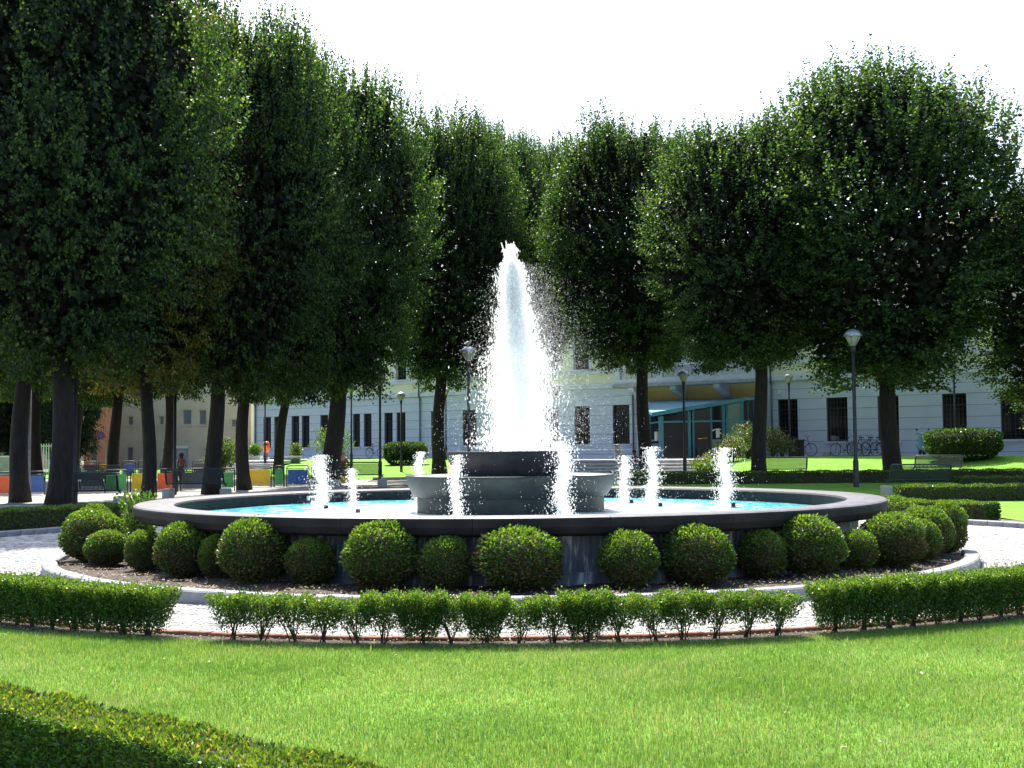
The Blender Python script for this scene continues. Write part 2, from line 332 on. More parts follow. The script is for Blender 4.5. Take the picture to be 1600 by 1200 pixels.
box2 = lambda x0, x1, y0, y1: (lambda u, v: (x0 + (x1 - x0) * u, y0 + (y1 - y0) * v))
patch('near_path', box2(-7, 0.5, 2.5, 5.0), 8, 4, M['gravel'], 0.022, hf=flat)
patch('left_lawn_strip', box2(-40, -13.4, 22, 34.8), 30, 12, M['earth'], 0.004)
patch('left_plaza', box2(-48, -6, 36.2, 56), 44, 22, M['gravel'], 0.006)
patch('tree_bed', box2(-34, 2.5, 33.2, 36.15), 30, 4, M['soil'], 0.008)
patch('middle_path', box2(-6.0, 32, 47.0, 49.6), 40, 3, M['gravel'], 0.008)
patch('shaded_lawn', box2(2.2, 34, 35, 46.9), 34, 14, M['lawnfar'], 0.006)
patch('side_lawn', box2(10.8, 34, 24.2, 34.9), 30, 14, M['lawnfar'], 0.006)
patch('far_lawn', lambda u, v: ((lambda X: (X, 49.7 + (76.8 - 0.753 * X - 3.2 - 49.7) * v))(9.8 + 16.4 * u)), 34, 40, M['lawnfar'], 0.012)
def fl(u, v):
    Y = 52.5 + 23.5 * v; x0 = -0.205 * Y; x1 = min(1.6, (76.8 - 3.2 - Y) / 0.753)
    return (x0 + (x1 - x0) * u, Y)
patch('left_far_lawn', fl, 30, 40, M['lawnfar'], 0.012)
patch('building_path', lambda u, v: ((lambda X: (X, 76.8 - 0.753 * X - 3.2 + 3.2 * v))(-19 + 48 * u)), 60, 4, M['concrete'], 0.012)
patch('far_left_lawn', box2(-40, -17, 58, 84), 30, 20, M['lawnfar'], 0.008)

# ------------------------------------------------------------------ setts of the ring path (too many to be parts)
Q = []
def setts(r0, r1, a0, a1, s=0.105):
    r = r0
    while r < r1:
        n = int((R(a1 - a0)) * r / s); off = random.random()
        for i in range(n):
            a = R(a0) + (i + off + random.uniform(-.06, .06)) * s / r; rr = r + random.uniform(-.006, .006)
            q = s * 0.5 * random.uniform(.72, .92); q2 = s * 0.5 * random.uniform(.72, .92)
            Q.append((rr, a, q, q2, random.uniform(0.010, 0.019), random.uniform(-.12, .12)))
        r += s
setts(6.74, 8.44, 193, 347, 0.066); setts(6.74, 12.9, 160, 193, 0.075); setts(6.74, 12.9, 347, 380, 0.075)
setts(6.74, 10.85, 20, 160, 0.15); setts(8.44, 12.9, 193, 205.8, 0.12); setts(8.44, 12.9, 334.2, 347, 0.12)
Q = np.array(Q); ca, sa = np.cos(Q[:, 1] + Q[:, 5]), np.sin(Q[:, 1] + Q[:, 5])
cx = FC[0] + Q[:, 0] * np.cos(Q[:, 1]); cy = FC[1] + Q[:, 0] * np.sin(Q[:, 1])
def crn(u, v, k, z):
    x = cx + (u * Q[:, 2] * k) * ca - (v * Q[:, 3] * k) * sa; y = cy + (u * Q[:, 2] * k) * sa + (v * Q[:, 3] * k) * ca
    return np.stack([x, y, z], -1)
zt = Q[:, 4]; z0 = zt * 0 - 0.005; c4 = [(-1, -1), (1, -1), (1, 1), (-1, 1)]
T = [crn(u, v, .82, zt) for u, v in c4]; B = [crn(u, v, 1, z0) for u, v in c4]
n = len(Q); V = np.concatenate([np.stack(T, 1), np.stack(B, 1)], 1).reshape(-1, 3)
me = bpy.data.meshes.new('paving_setts')
fi = np.array([[0, 1, 2, 3], [4, 5, 1, 0], [5, 6, 2, 1], [6, 7, 3, 2], [7, 4, 0, 3]])
F = (np.arange(n)[:, None, None] * 8 + fi[None]).reshape(-1)
me.vertices.add(len(V)); me.vertices.foreach_set('co', V.astype(np.float32).ravel())
me.loops.add(len(F)); me.loops.foreach_set('vertex_index', F.astype(np.int32)); me.polygons.add(len(F) // 4)
me.polygons.foreach_set('loop_start', np.arange(0, len(F), 4, dtype=np.int32)); me.materials.append(M['sett']); me.update(calc_edges=True)
tag(link('paving_setts', me), 'pale squared stone setts of the ring path round the fountain', 'paving', kind='stuff')

# ------------------------------------------------------------------ kerbs: every stone is a part
def arc_kerb(name, r0, r1, h, n, a0, a1, m, label, cat, part, z0=0.0, gap=0.006, ch=0.018):
    root = empty(name, (FC[0], FC[1], z0), 0, label, cat); da = (a1 - a0) / n; g = math.degrees(gap / r1)
    mb = MB(); mb.lathe([(r0, 0), (r0, h - ch), (r0 + ch, h), (r1 - ch, h), (r1, h - ch), (r1, 0)], 4, a0=g, a1=da - g, smooth=False, caps=True)
    me = mb.mesh(part, m)
    for i in range(n):
        link(part, me, root, (0, 0, random.uniform(-.003, .003)), (0, 0, R(a0 + i * da)), (1 + random.uniform(-.0006, .0006),) * 2 + (1,))
    return root
arc_kerb('round_kerb', 6.50, 6.70, 0.15, 44, 0, 360, M['kerb'], 'low round grey stone kerb enclosing the bed of box balls', 'kerb', 'kerb_stone')
arc_kerb('brick_edging', 8.44, 8.51, 0.05, 56, 208, 332, M['brick'], 'thin reddish edging between the setts and the front lawn', 'edging', 'edging_brick', gap=0.004, ch=0.008)
arc_kerb('path_kerb', 10.9, 11.06, 0.12, 30, 15, 72, M['kerb'], 'pale stone kerb curving along the path on the right, behind the box balls', 'kerb', 'kerb_stone')
arc_kerb('path_kerb', 10.9, 11.06, 0.12, 34, 108, 165, M['kerb'], 'grey stone kerb curving along the path on the left, before the dark hedge', 'kerb', 'kerb_stone')
def straight_kerb(p0, p1, wd, h, ln, m, label):
    p0 = Vector(p0); p1 = Vector(p1); d = p1 - p0; n = max(1, round(d.length / ln)); st = d.length / n
    root = empty('path_kerb', (p0.x, p0.y, 0), math.atan2(d.y, d.x), label, 'kerb')
    me = MB().box(0.004, st - 0.004, -wd / 2, wd / 2, 0, h + 0.1, b=0.012).mesh('kerb_stone', m)
    for i in range(n):
        q = p0 + d * ((i + .5) / n); link('kerb_stone', me, root, (i * st, 0, G(q.x, q.y) - 0.1))
straight_kerb((-32, 33.1), (-8.5, 33.1), 0.35, 0.14, 1.2, M['concrete'], 'straight pale kerb under the trees at the left')
straight_kerb((9.5, 49.7), (26, 49.7), 0.12, 0.10, 1.2, M['kerb'], 'low kerb at the foot of the sunny lawn on the right')
straight_kerb((-6, 52.2), (1.4, 52.2), 0.12, 0.10, 1.2, M['kerb'], 'low kerb at the foot of the lawn left of the fountain')

# ------------------------------------------------------------------ fountain
F0 = empty('fountain', (FC[0], FC[1], 0), 0, 'round dark stone fountain with a wide pool and two stacked bowls', 'fountain')
mb = MB(); n = 23; da = 360 / n; g = 0.025
prof = [(4.95, 0.60), (4.95, 0.835), (4.975, 0.86), (5.20, 0.878), (5.49, 0.874), (5.525, 0.86), (5.53, 0.84), (5.52, 0.76), (5.49, 0.69), (5.45, 0.665), (5.16, 0.645), (5.02, 0.60)]
me_r = bpy.data.meshes
mb = MB(); mb.lathe(prof, 8, a0=g, a1=da - g, smooth=False, caps=True)
for i in range(len(mb.f)):
    if len(mb.f[i]) == 4 and all(mb.v[k][2] > 0.855 for k in mb.f[i]): mb.mi[i] = 1
rim = mb.mesh('rim_slab', [M['basalt'], M['basalttop']])
for i in range(n): link('rim_slab', rim, F0, (0, 0, random.uniform(-.0015, .0015)), (0, 0, R(i * da - 94.2)))
MB().lathe([(5.12, 0.645), (5.12, 0.235), (5.17, 0.232), (5.17, 0.0)], 128).build('basin_wall', M['drip'], F0)
MB().lathe([(0.5, 0.12), (4.93, 0.12), (4.93, 0.645)], 96).build('basin_lining', M['pool'], F0)
MB().lathe([(1.43, 0.12), (1.43, 0.90)], 96).lathe([(1.43, 0.901), (1.465, 0.903)], 96).lathe([(1.465, 0.903), (1.505, 0.95), (1.555, 1.04), (1.59, 1.13), (1.605, 1.205)], 96).lathe([(1.605, 1.205), (1.60, 1.22), (1.56, 1.222), (1.52, 1.19), (0.6, 1.17)], 96).build('lower_bowl', M['bowl'], F0)
MB().lathe([(0.80, 1.17), (0.80, 1.24), (0.84, 1.26), (0.90, 1.33), (0.955, 1.45), (0.985, 1.555), (0.98, 1.578), (0.945, 1.58), (0.92, 1.55), (0.05, 1.53)], 80).build('upper_bowl', M['basalt'], F0)
sk = MB().box(-0.10, 0.10, -0.03, 0.02, 0.71, 0.80, b=.006).box(-0.06, 0.06, -0.034, -0.028, 0.715, 0.765, mi=1)
a = R(137); sk.build('overflow_grille', [M['white'], M['black']], F0, loc=(4.93 * math.cos(a), 4.93 * math.sin(a), 0), rot=(0, 0, a - math.pi / 2))
def disc(name, R1, z, m, amp, r0=0.0):
    n = 72 if R1 > 2 else 48; k = 44 if R1 > 2 else 14; vs = []; ph = rng.uniform(0, 6, 12)
    for j in range(k + 1):
        r = r0 + (R1 - r0) * j / k
        for i in range(n):
            a = 2 * math.pi * i / n; x, y = r * math.cos(a), r * math.sin(a); h = 0
            for q in range(4): h += math.sin(x * (3 + 3.1 * q) * math.cos(ph[q]) + y * (3 + 3.1 * q) * math.sin(ph[q]) + ph[q + 4]) / (1 + q)
            vs.append((x, y, z + amp * h * (1.0 if r < R1 * .98 else 0.3)))
    fs = [(j * n + i, j * n + (i + 1) % n, (j + 1) * n + (i + 1) % n, (j + 1) * n + i) for j in range(k) for i in range(n)]
    mb = MB(); mb.add(vs, fs, 0, True); return mb
tag(disc('w', 4.925, 0.67, M['water'], 0.008, 1.3).build('water', M['water'], loc=(FC[0], FC[1], 0)), kind='structure')
tag(disc('w', 1.515, 1.205, M['foam'], 0.004, 0.7).build('water', M['foamflat'], loc=(FC[0], FC[1], 0)), kind='structure')
tag(disc('w', 0.925, 1.568, M['foam'], 0.004, 0.0).build('water', M['foamflat'], loc=(FC[0], FC[1], 0)), kind='structure')

# ------------------------------------------------------------------ water jets: droplets are real grains of white water
OCT = np.array([[1, 0, 0], [0, 1, 0], [-1, 0, 0], [0, -1, 0], [0, 0, 1], [0, 0, -1]], float)
OF = np.array([[0, 1, 4], [1, 2, 4], [2, 3, 4], [3, 0, 4], [1, 0, 5], [2, 1, 5], [3, 2, 5], [0, 3, 5]])
def drops(name, P, r, el, parent):
    n = len(P); r = np.broadcast_to(r, (n,)); th = rng.uniform(0, 6.28, n)
    O = np.repeat(OCT[None], n, 0); c, s_ = np.cos(th)[:, None], np.sin(th)[:, None]
    O = np.stack([O[..., 0] * c - O[..., 1] * s_, O[..., 0] * s_ + O[..., 1] * c, O[..., 2] * el], -1)
    V = (P[:, None] + O * r[:, None, None]).reshape(-1, 3)
    F = (np.arange(n)[:, None, None] * 6 + OF[None]).reshape(-1)
    me = bpy.data.meshes.new(name); me.vertices.add(len(V)); me.vertices.foreach_set('co', V.astype(np.float32).ravel())
    me.loops.add(len(F)); me.loops.foreach_set('vertex_index', F.astype(np.int32)); me.polygons.add(len(F) // 3)
    me.polygons.foreach_set('loop_start', np.arange(0, len(F), 3, dtype=np.int32)); me.materials.append(M['foam']); me.update(calc_edges=True)
    o = link(name, me, parent); o['kind'] = 'stuff'; return o
def column(prof, n=20, k=60, amp=0.25, seed=0, cxf=lambda z: (0, 0)):
    rr = np.random.default_rng(seed); mb = MB(); vs = []; zs = np.linspace(prof[0][0], prof[-1][0], k + 1)
    rad = np.interp(zs, [p[0] for p in prof], [p[1] for p in prof]); N = rr.normal(size=(k + 1, n)); N = (N + np.roll(N, 1, 0) + np.roll(N, 1, 1)) / 1.7
    for j in range(k + 1):
        c = cxf(zs[j])
        for i in range(n):
            a = 2 * math.pi * i / n; r = max(0.004, rad[j] * (1 + amp * N[j, i])); vs.append((c[0] + r * math.cos(a), c[1] + r * math.sin(a), zs[j]))
    fs = [(j * n + i, j * n + (i + 1) % n, (j + 1) * n + (i + 1) % n, (j + 1) * n + i) for j in range(k) for i in range(n)]
    fs.append(tuple(k * n + i for i in range(n))); mb.add(vs, fs, 0, True); return mb
J = empty('main_water_jet', (FC[0], FC[1], 1.57), 0, 'tall white central jet of spray rising from the upper bowl', 'water jet')
PZ = [0.0, 0.6, 1.2, 1.8, 2.2, 2.6, 2.9, 3.12, 3.34]; PR = [0.60, 0.50, 0.42, 0.33, 0.25, 0.19, 0.15, 0.10, 0.02]
drift = lambda z: np.interp(z, [0, 1.5, 3.3], [0.17, 0.11, 0.03])
column([(0, 0.04), (0.6, 0.05), (1.2, 0.05), (1.8, 0.05), (2.3, 0.05), (2.7, 0.04), (2.9, 0.015)], 14, 90, 0.45, 3, lambda z: (float(drift(z)), 0)).build('water_column', M['foam'], J)
nz = 46000; z = rng.beta(1.15, 1.25, nz) * 2.95; z = np.where(rng.random(nz) < .08, rng.random(nz) ** 0.6 * 3.2, z)
wr = np.interp(z, PZ, PR); wr = wr * (1 + .16 * np.sin(z * 7 + 1.3) * np.sin(z * 3.1)); rr_ = wr * rng.rayleigh(0.44, nz); th = rng.uniform(0, 6.283, nz)
P = np.stack([drift(z) + rr_ * np.cos(th), rr_ * np.sin(th), z], -1)
drops('droplets', P, rng.uniform(0.006, 0.015, nz), 1.9, J)
ns = 21000; z = rng.beta(1.3, 1.4, ns) * 2.9; wr = np.interp(z, PZ, PR)                      # loose drops round the column, more down wind
xx = rng.normal(0, 1, ns) * wr * 0.95 + np.where(rng.random(ns) < .45, np.abs(rng.normal(0, .24, ns)), 0)
P = np.stack([drift(z) + xx, rng.normal(0, 1, ns) * wr * 0.9, z], -1); P[:, 2] = np.maximum(P[:, 2], 0.02)
drops('droplets', P, rng.uniform(0.002, 0.0052, ns), 1.3, J)
nm = 50000; z = np.clip(rng.normal(1.35, 0.62, nm), 0.02, 2.9); xx = rng.exponential(0.26, nm) + 0.10
P = np.stack([xx + .1, rng.normal(0, 0.35, nm), z - xx * .35], -1); P[:, 2] = np.maximum(P[:, 2], .02)
drops('mist', P, rng.uniform(0.0016, 0.0035, nm), 1.0, J)
for k in range(14):                                                # ragged fingers at the tip
    x0 = random.uniform(-.14, .14); zt_ = random.uniform(2.8, 3.36) - abs(x0); b = MB(); y0 = random.uniform(-.08, .08)
    pts = [(x0 * .5 + random.uniform(-.01, .01), y0, zt_ - .6 + .15 * i) for i in range(4)] + [(x0, y0, zt_)]
    b.tube(pts, [.012, .018, .022, .016, .010], 6); b.build('water_finger', M['foam'], J)
def jet(px, D, top, wpx, lab, seed, lean=0.0):
    r = ray(px, 760); X = r[0] / r[1] * D; z1 = hz(top, D, px); H = z1 - 0.67; W = wpx * .8 / 1900 * D / 2
    t = empty('water_jet', (X, D, 0.67), 0, lab, 'water jet', 'small white jets round the pool')
    rr = np.random.default_rng(seed)
    cf = lambda z: (lean * z * z + 0.25 * W * math.sin(z * 9 + seed), 0.0)
    column([(0, W * .8), (H * .25, W * .62), (H * .55, W * .55), (H * .8, W * .62), (H * .93, W * .4), (H, W * .1)], 14, 40, 0.42, seed, cf).build('water_column', M['foam'], t)
    n = int(2600 * (H / .9) * (W / .1)); z = rr.random(n) ** 1.1 * H * 1.0; th = rr.uniform(0, 6.28, n); q = np.abs(rr.normal(0, .75, n)) * W * 1.25
    P = np.stack([np.array([cf(v)[0] for v in z]) + q * np.cos(th), q * np.sin(th), z], -1)
    drops('droplets', P, rr.uniform(0.003, 0.010, n), 1.6, t)
    n = 420; q = np.abs(rr.normal(0, 1, n)) * W * 3.2; z = rr.random(n) ** 1.5 * H * .8; th = rr.uniform(0, 6.28, n)
    drops('spray', np.stack([q * np.cos(th), q * np.sin(th), z], -1), rr.uniform(0.002, 0.0055, n), 1.3, t)
    MB().lathe([(0.035, -0.1), (0.035, 0.05), (0.02, 0.06), (0.0, 0.06)], 10, c=(0.10, -0.15, 0)).build('nozzle', M['black'], t)
jet(502, 20.0, 711, 27, 'wide white water jet at the far left of the pool', 11)
jet(551, 18.6, 732, 15, 'thin short water jet just right of the leftmost jet', 12)
jet(713, 15.9, 711, 20, 'thin water jet in front of the left side of the lower bowl', 13)
jet(880, 15.9, 690, 30, 'water jet in front of the right side of the two bowls', 14)
jet(976, 21.2, 712, 20, 'water jet just right of the lower bowl', 15)
jet(1020, 19.8, 698, 22, 'water jet between the lower bowl and the rightmost jet', 16)
jet(1133, 19.6, 700, 26, 'broad water jet at the far right of the pool', 17)
jet(655, 21.8, 706, 16, 'water jet mostly hidden behind the left side of the lower bowl', 18, 0.03)
# ------------------------------------------------------------------ clipped box plants
def ball_meshes(k, seed):
    rr = np.random.default_rng(seed); n = 7500
    N = unit(rr.normal(size=(n, 3))); C = unit(rr.normal(size=(70, 3)))
    d = (N @ C.T).max(1); lump = (1 + 0.06 * (d - 0.95) / 0.05) * (1 + .045 * np.sin(N[:, 0] * 3.1 + seed) * np.cos(N[:, 1] * 2.7 + seed * 2) + .03 * np.sin(N[:, 2] * 6 + seed))
    rad = (1 - 0.16 * rr.random(n) ** 1.6) * lump; rad = np.where(rr.random(n) < .05, rad + 0.09 * rr.random(n), rad)
    flat = np.where(N[:, 2] < 0, 0.97, 1.0)
    P = N * rad[:, None]; P[:, 2] *= flat
    Dv = N * 0.7 + rr.normal(size=(n, 3)) * 0.6 + np.array([0, 0, 0.45])
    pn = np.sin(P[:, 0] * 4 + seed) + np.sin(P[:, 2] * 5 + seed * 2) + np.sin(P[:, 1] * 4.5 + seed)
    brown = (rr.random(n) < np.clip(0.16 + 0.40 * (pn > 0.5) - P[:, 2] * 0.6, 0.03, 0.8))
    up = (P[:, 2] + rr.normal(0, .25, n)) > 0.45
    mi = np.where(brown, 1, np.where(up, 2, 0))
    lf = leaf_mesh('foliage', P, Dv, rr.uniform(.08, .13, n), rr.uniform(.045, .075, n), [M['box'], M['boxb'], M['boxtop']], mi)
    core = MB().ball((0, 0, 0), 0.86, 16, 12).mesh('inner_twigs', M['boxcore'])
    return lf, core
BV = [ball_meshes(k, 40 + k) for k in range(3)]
stem_me = MB().tube([(0, 0, -0.3), (0.01, 0, 0.2), (0, 0, 0.6)], [0.09, 0.07, 0.05], 6).mesh('stem', M['twig'])
balls = [  # px centre, top, bottom, half width, label
 (168, 830, 886, 32, 'small box ball at the left end of the bed, in front of a larger one'),
 (143, 800, 880, 47, 'large box ball at the left end of the bed, behind the small one'),
 (107, 790, 866, 28, 'leftmost box ball of all, by the left kerb'),
 (190, 786, 852, 26, 'box ball tucked against the left end of the pool rim'),
 (229, 830, 893, 28, 'small box ball second in the front row from the left end'),
 (288, 818, 903, 43, 'large box ball below the left end of the pool rim'),
 (340, 838, 906, 30, 'small box ball just left of the tall brown-fronted ball'),
 (418, 810, 911, 51, 'tall box ball with a brown dried front below the left jets'),
 (500, 843, 914, 39, 'small box ball right of the tall brown-fronted ball'),
 (600, 817, 922, 54, 'large box ball with browned lower half, left of the fountain centre'),
 (697, 840, 924, 38, 'small box ball with a stray tuft on top, left of the largest ball'),
 (808, 826, 924, 64, 'largest and widest box ball, at the centre in front of the fountain'),
 (982, 832, 922, 47, 'bright green box ball just right of the wide gap'),
 (1087, 823, 916, 56, 'large box ball second to the right of the wide gap'),
 (1188, 830, 906, 38, 'small box ball between two large ones on the right'),
 (1260, 808, 903, 52, 'large browned box ball on the right below the pool rim'),
 (1338, 830, 894, 32, 'small dark box ball near the right end of the front row'),
 (1399, 804, 889, 48, 'large box ball with brown patches at the right end of the bed'),
 (1438, 814, 880, 28, 'small box ball half behind the large browned one at the right end'),
 (1450, 793, 872, 42, 'box ball at the right end, second from the outer edge'),
 (1478, 785, 866, 30, 'rightmost box ball by the kerb'),
 (1418, 777, 845, 38, 'box ball behind the others at the right end of the pool rim')]
for i, (px, yt, yb, hw, lab) in enumerate(balls):
    r = ray(px, yb); D = 11.0
    while CAM_H + r[2] / r[1] * D > 0.10 and D < 40: D += 0.02
    D += hw / 1900 * D * 0.55
    X = r[0] / r[1] * D
    q = math.hypot(X - FC[0], D - FC[1]); rad = hw / 1900 * D
    if q + rad * 0.9 > 6.54: s_ = (6.54 - rad * 0.9) / q; X = FC[0] + (X - FC[0]) * s_; D = FC[1] + (D - FC[1]) * s_
    q = math.hypot(X - FC[0], D - FC[1])
    if q - rad < 5.12: s_ = (5.15 + rad) / q; s_ = min(s_, (6.5) / q); X = FC[0] + (X - FC[0]) * s_; D = FC[1] + (D - FC[1]) * s_
    ztop = hz(yt, D, px); h = max(0.3, ztop - 0.11); rad = hw / 1900 * D; rz_ = h / 2 * 1.02
    t = empty('box_ball', (X, D, 0.11), random.uniform(0, 6.28), lab, 'clipped shrub', 'clipped box balls in the bed round the fountain')
    lf, core = BV[i % 3]; t.rotation_euler = (random.uniform(-.10, .10), random.uniform(-.10, .10), random.uniform(0, 6.28)); t.scale = (random.uniform(.94, 1.06), random.uniform(.94, 1.06), 1)
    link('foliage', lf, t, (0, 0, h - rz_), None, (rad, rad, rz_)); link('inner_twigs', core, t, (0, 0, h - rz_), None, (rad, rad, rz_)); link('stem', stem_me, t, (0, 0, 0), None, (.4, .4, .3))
# leafy weed growing through the balls on the left
def bushy(name, loc, rx, ry, h, n, ls, mats, label, cat, group=None, seed=0, probs=None, z0=0.0, updir=0.6, shell=0.5):
    rr = np.random.default_rng(seed + 900); N = unit(rr.normal(size=(n, 3)))
    lump = 1 + 0.16 * np.sin(N[:, 0] * 5 + seed) * np.sin(N[:, 1] * 6 + 2 * seed) + .12 * np.sin(N[:, 2] * 8 + seed)
    P = N * (rr.random(n) ** (1 - shell))[:, None] * lump[:, None] * np.array([rx, ry, h / 2]) + np.array([0, 0, z0 + h / 2])
    mi = rr.choice(len(mats), n, p=probs or [1 / len(mats)] * len(mats))
    t = empty(name, loc, 0, label, cat, group)
    link('foliage', leaf_mesh('foliage', P, N * .5 + rr.normal(size=(n, 3)) * .6 + np.array([0, 0, updir]), rr.uniform(.7, 1.3, n) * ls, rr.uniform(.45, .8, n) * ls, mats, mi), t)
    b = MB()
    for k in range(6):
        a = rr.uniform(0, 6.28); b.tube([(0.03 * math.cos(a), 0.03 * math.sin(a), -0.03), (rx * .3 * math.cos(a), ry * .3 * math.sin(a), (z0 + h) * .4), (rx * .6 * math.cos(a), ry * .6 * math.sin(a), (z0 + h) * .75)], [.022 * h, .014 * h, .006 * h], 5)
    b.build('stem', M['twig'], t); return t
bushy('leafy_plant', (-6.02, 19.6, 0.11), .32, .3, .95, 900, .07, [M['boxtop'], M['box']], 'pale leafy plant sprouting between the box balls at the left end', 'plant', seed=3)

# ------------------------------------------------------------------ row of small box shrubs along the front lawn
def shrub_var(seed, wd, h, n, dense):
    rr = np.random.default_rng(seed); x = rr.uniform(-1, 1, n) * wd / 2; y = rr.uniform(-1, 1, n) * 0.15
    zr = rr.random(n) ** (0.62 if dense else 0.48); z = h * ((0.06 if dense else .15) + (.90 if dense else 0.81) * zr) + 0.012 * np.sin(x * 31 + seed) * 1.5
    keep = np.abs(x) < wd / 2 * (0.55 + 0.55 * zr); stray = rr.random(n) < .04; z = np.where(stray, z + .06 * rr.random(n), z)
    x, y, z, zr = x[keep], y[keep], z[keep], zr[keep]; n = len(x); y = y * (0.5 + 0.6 * zr)
    Dv = np.stack([x * 2, y * 3, np.full(n, .5)], -1) + rr.normal(size=(n, 3)) * .55
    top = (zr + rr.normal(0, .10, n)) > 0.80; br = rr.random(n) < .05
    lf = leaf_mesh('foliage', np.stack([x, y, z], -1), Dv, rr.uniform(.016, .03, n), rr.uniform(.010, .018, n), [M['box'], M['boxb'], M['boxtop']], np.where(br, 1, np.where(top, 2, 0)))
    b = MB()
    for k in range(7):
        a = rr.uniform(0, 6.28); bx_ = rr.uniform(-.035, .035); tx, ty = rr.uniform(-1, 1) * wd * .42, rr.uniform(-1, 1) * .10; m_ = rr.uniform(.25, .6)
        b.tube([(bx_, 0.015 * math.sin(a), -.02), (tx * m_ * .6, ty * m_, h * .3), (tx * .85, ty, h * .62), (tx, ty, h * .88)], [.007, .005, .0035, .002], 4)
        b.tube([(tx * m_ * .6, ty * m_, h * .3), (tx * m_ * .6 + rr.uniform(-.06, .06), ty + rr.uniform(-.04, .04), h * .7)], [.004, .002], 4)
    return lf, b.mesh('stems', M['twig'])
SV = [shrub_var(60 + k, (.44, .38, .48, .34)[k], (.39, .37, .40, .38)[k], (4600, 3300, 5600, 3800)[k], False) for k in range(4)] + [shrub_var(70 + k, 0.46, 0.41, 9500, True) for k in range(3)]
k = 0; px = -150.0
shrub_words = {}
RS = 8.64
ang = -128.0
rows = []
while ang < -52:
    x = RS * math.cos(R(ang)); y = FC[1] + RS * math.sin(R(ang)); rows.append((ang, x, y, 800 + 1900 * x / y)); ang += math.degrees(0.275 / RS)
vis = 0
ords = ['first', 'second', 'third', 'fourth', 'fifth', 'sixth', 'seventh', 'eighth', 'ninth', 'tenth', 'eleventh', 'twelfth', 'thirteenth', 'fourteenth', 'fifteenth', 'sixteenth', 'seventeenth', 'eighteenth', 'nineteenth', 'twentieth']
cnt = {'L': 0, 'M': 0, 'R': 0}
sel = [r_ for r_ in rows if not (238 < r_[3] < 330) and not (1224 < r_[3] < 1262)]
for (ang, x, y, px) in sel:
    sec = 'L' if px < 290 else ('M' if px < 1250 else 'R'); 
    if px < -25 or px > 1640: lab = None
    dense = sec != 'M'; v = SV[4 + random.randrange(3)] if dense or random.random() < .12 else SV[random.randrange(4)]
    cnt[sec] += 1; c_ = cnt[sec]
    tot = sum(1 for q in sel if (q[3] < 290) == (sec == 'L') and (q[3] > 1250) == (sec == 'R'))
    if sec == 'L': lab = ord_l = f'dense low box shrub of the left hedge piece, {ords[tot - c_]} from its gap'
    elif sec == 'R': lab = f'dense low box shrub of the right hedge piece, {ords[c_ - 1]} from its gap'
    elif c_ <= tot / 2: lab = f'open-stemmed low box shrub before the kerb, {ords[c_ - 1]} right of the left gap'
    else: lab = f'open-stemmed low box shrub before the kerb, {ords[tot - c_]} left of the right gap'
    t = empty('low_box_shrub', (x + random.uniform(-.02, .02), y + random.uniform(-.02, .02), 0.015), R(ang + 90) + random.choice((0, math.pi)) + random.uniform(-.15, .15), lab, 'low shrub', 'low box shrubs edging the front lawn')
    sc = random.uniform(.96, 1.05) * (1.06 if dense else 1.0)
    link('foliage', v[0], t, None, None, (random.uniform(.85, 1.1), 1, sc)); link('stems', v[1], t, None, None, (1, 1, sc))

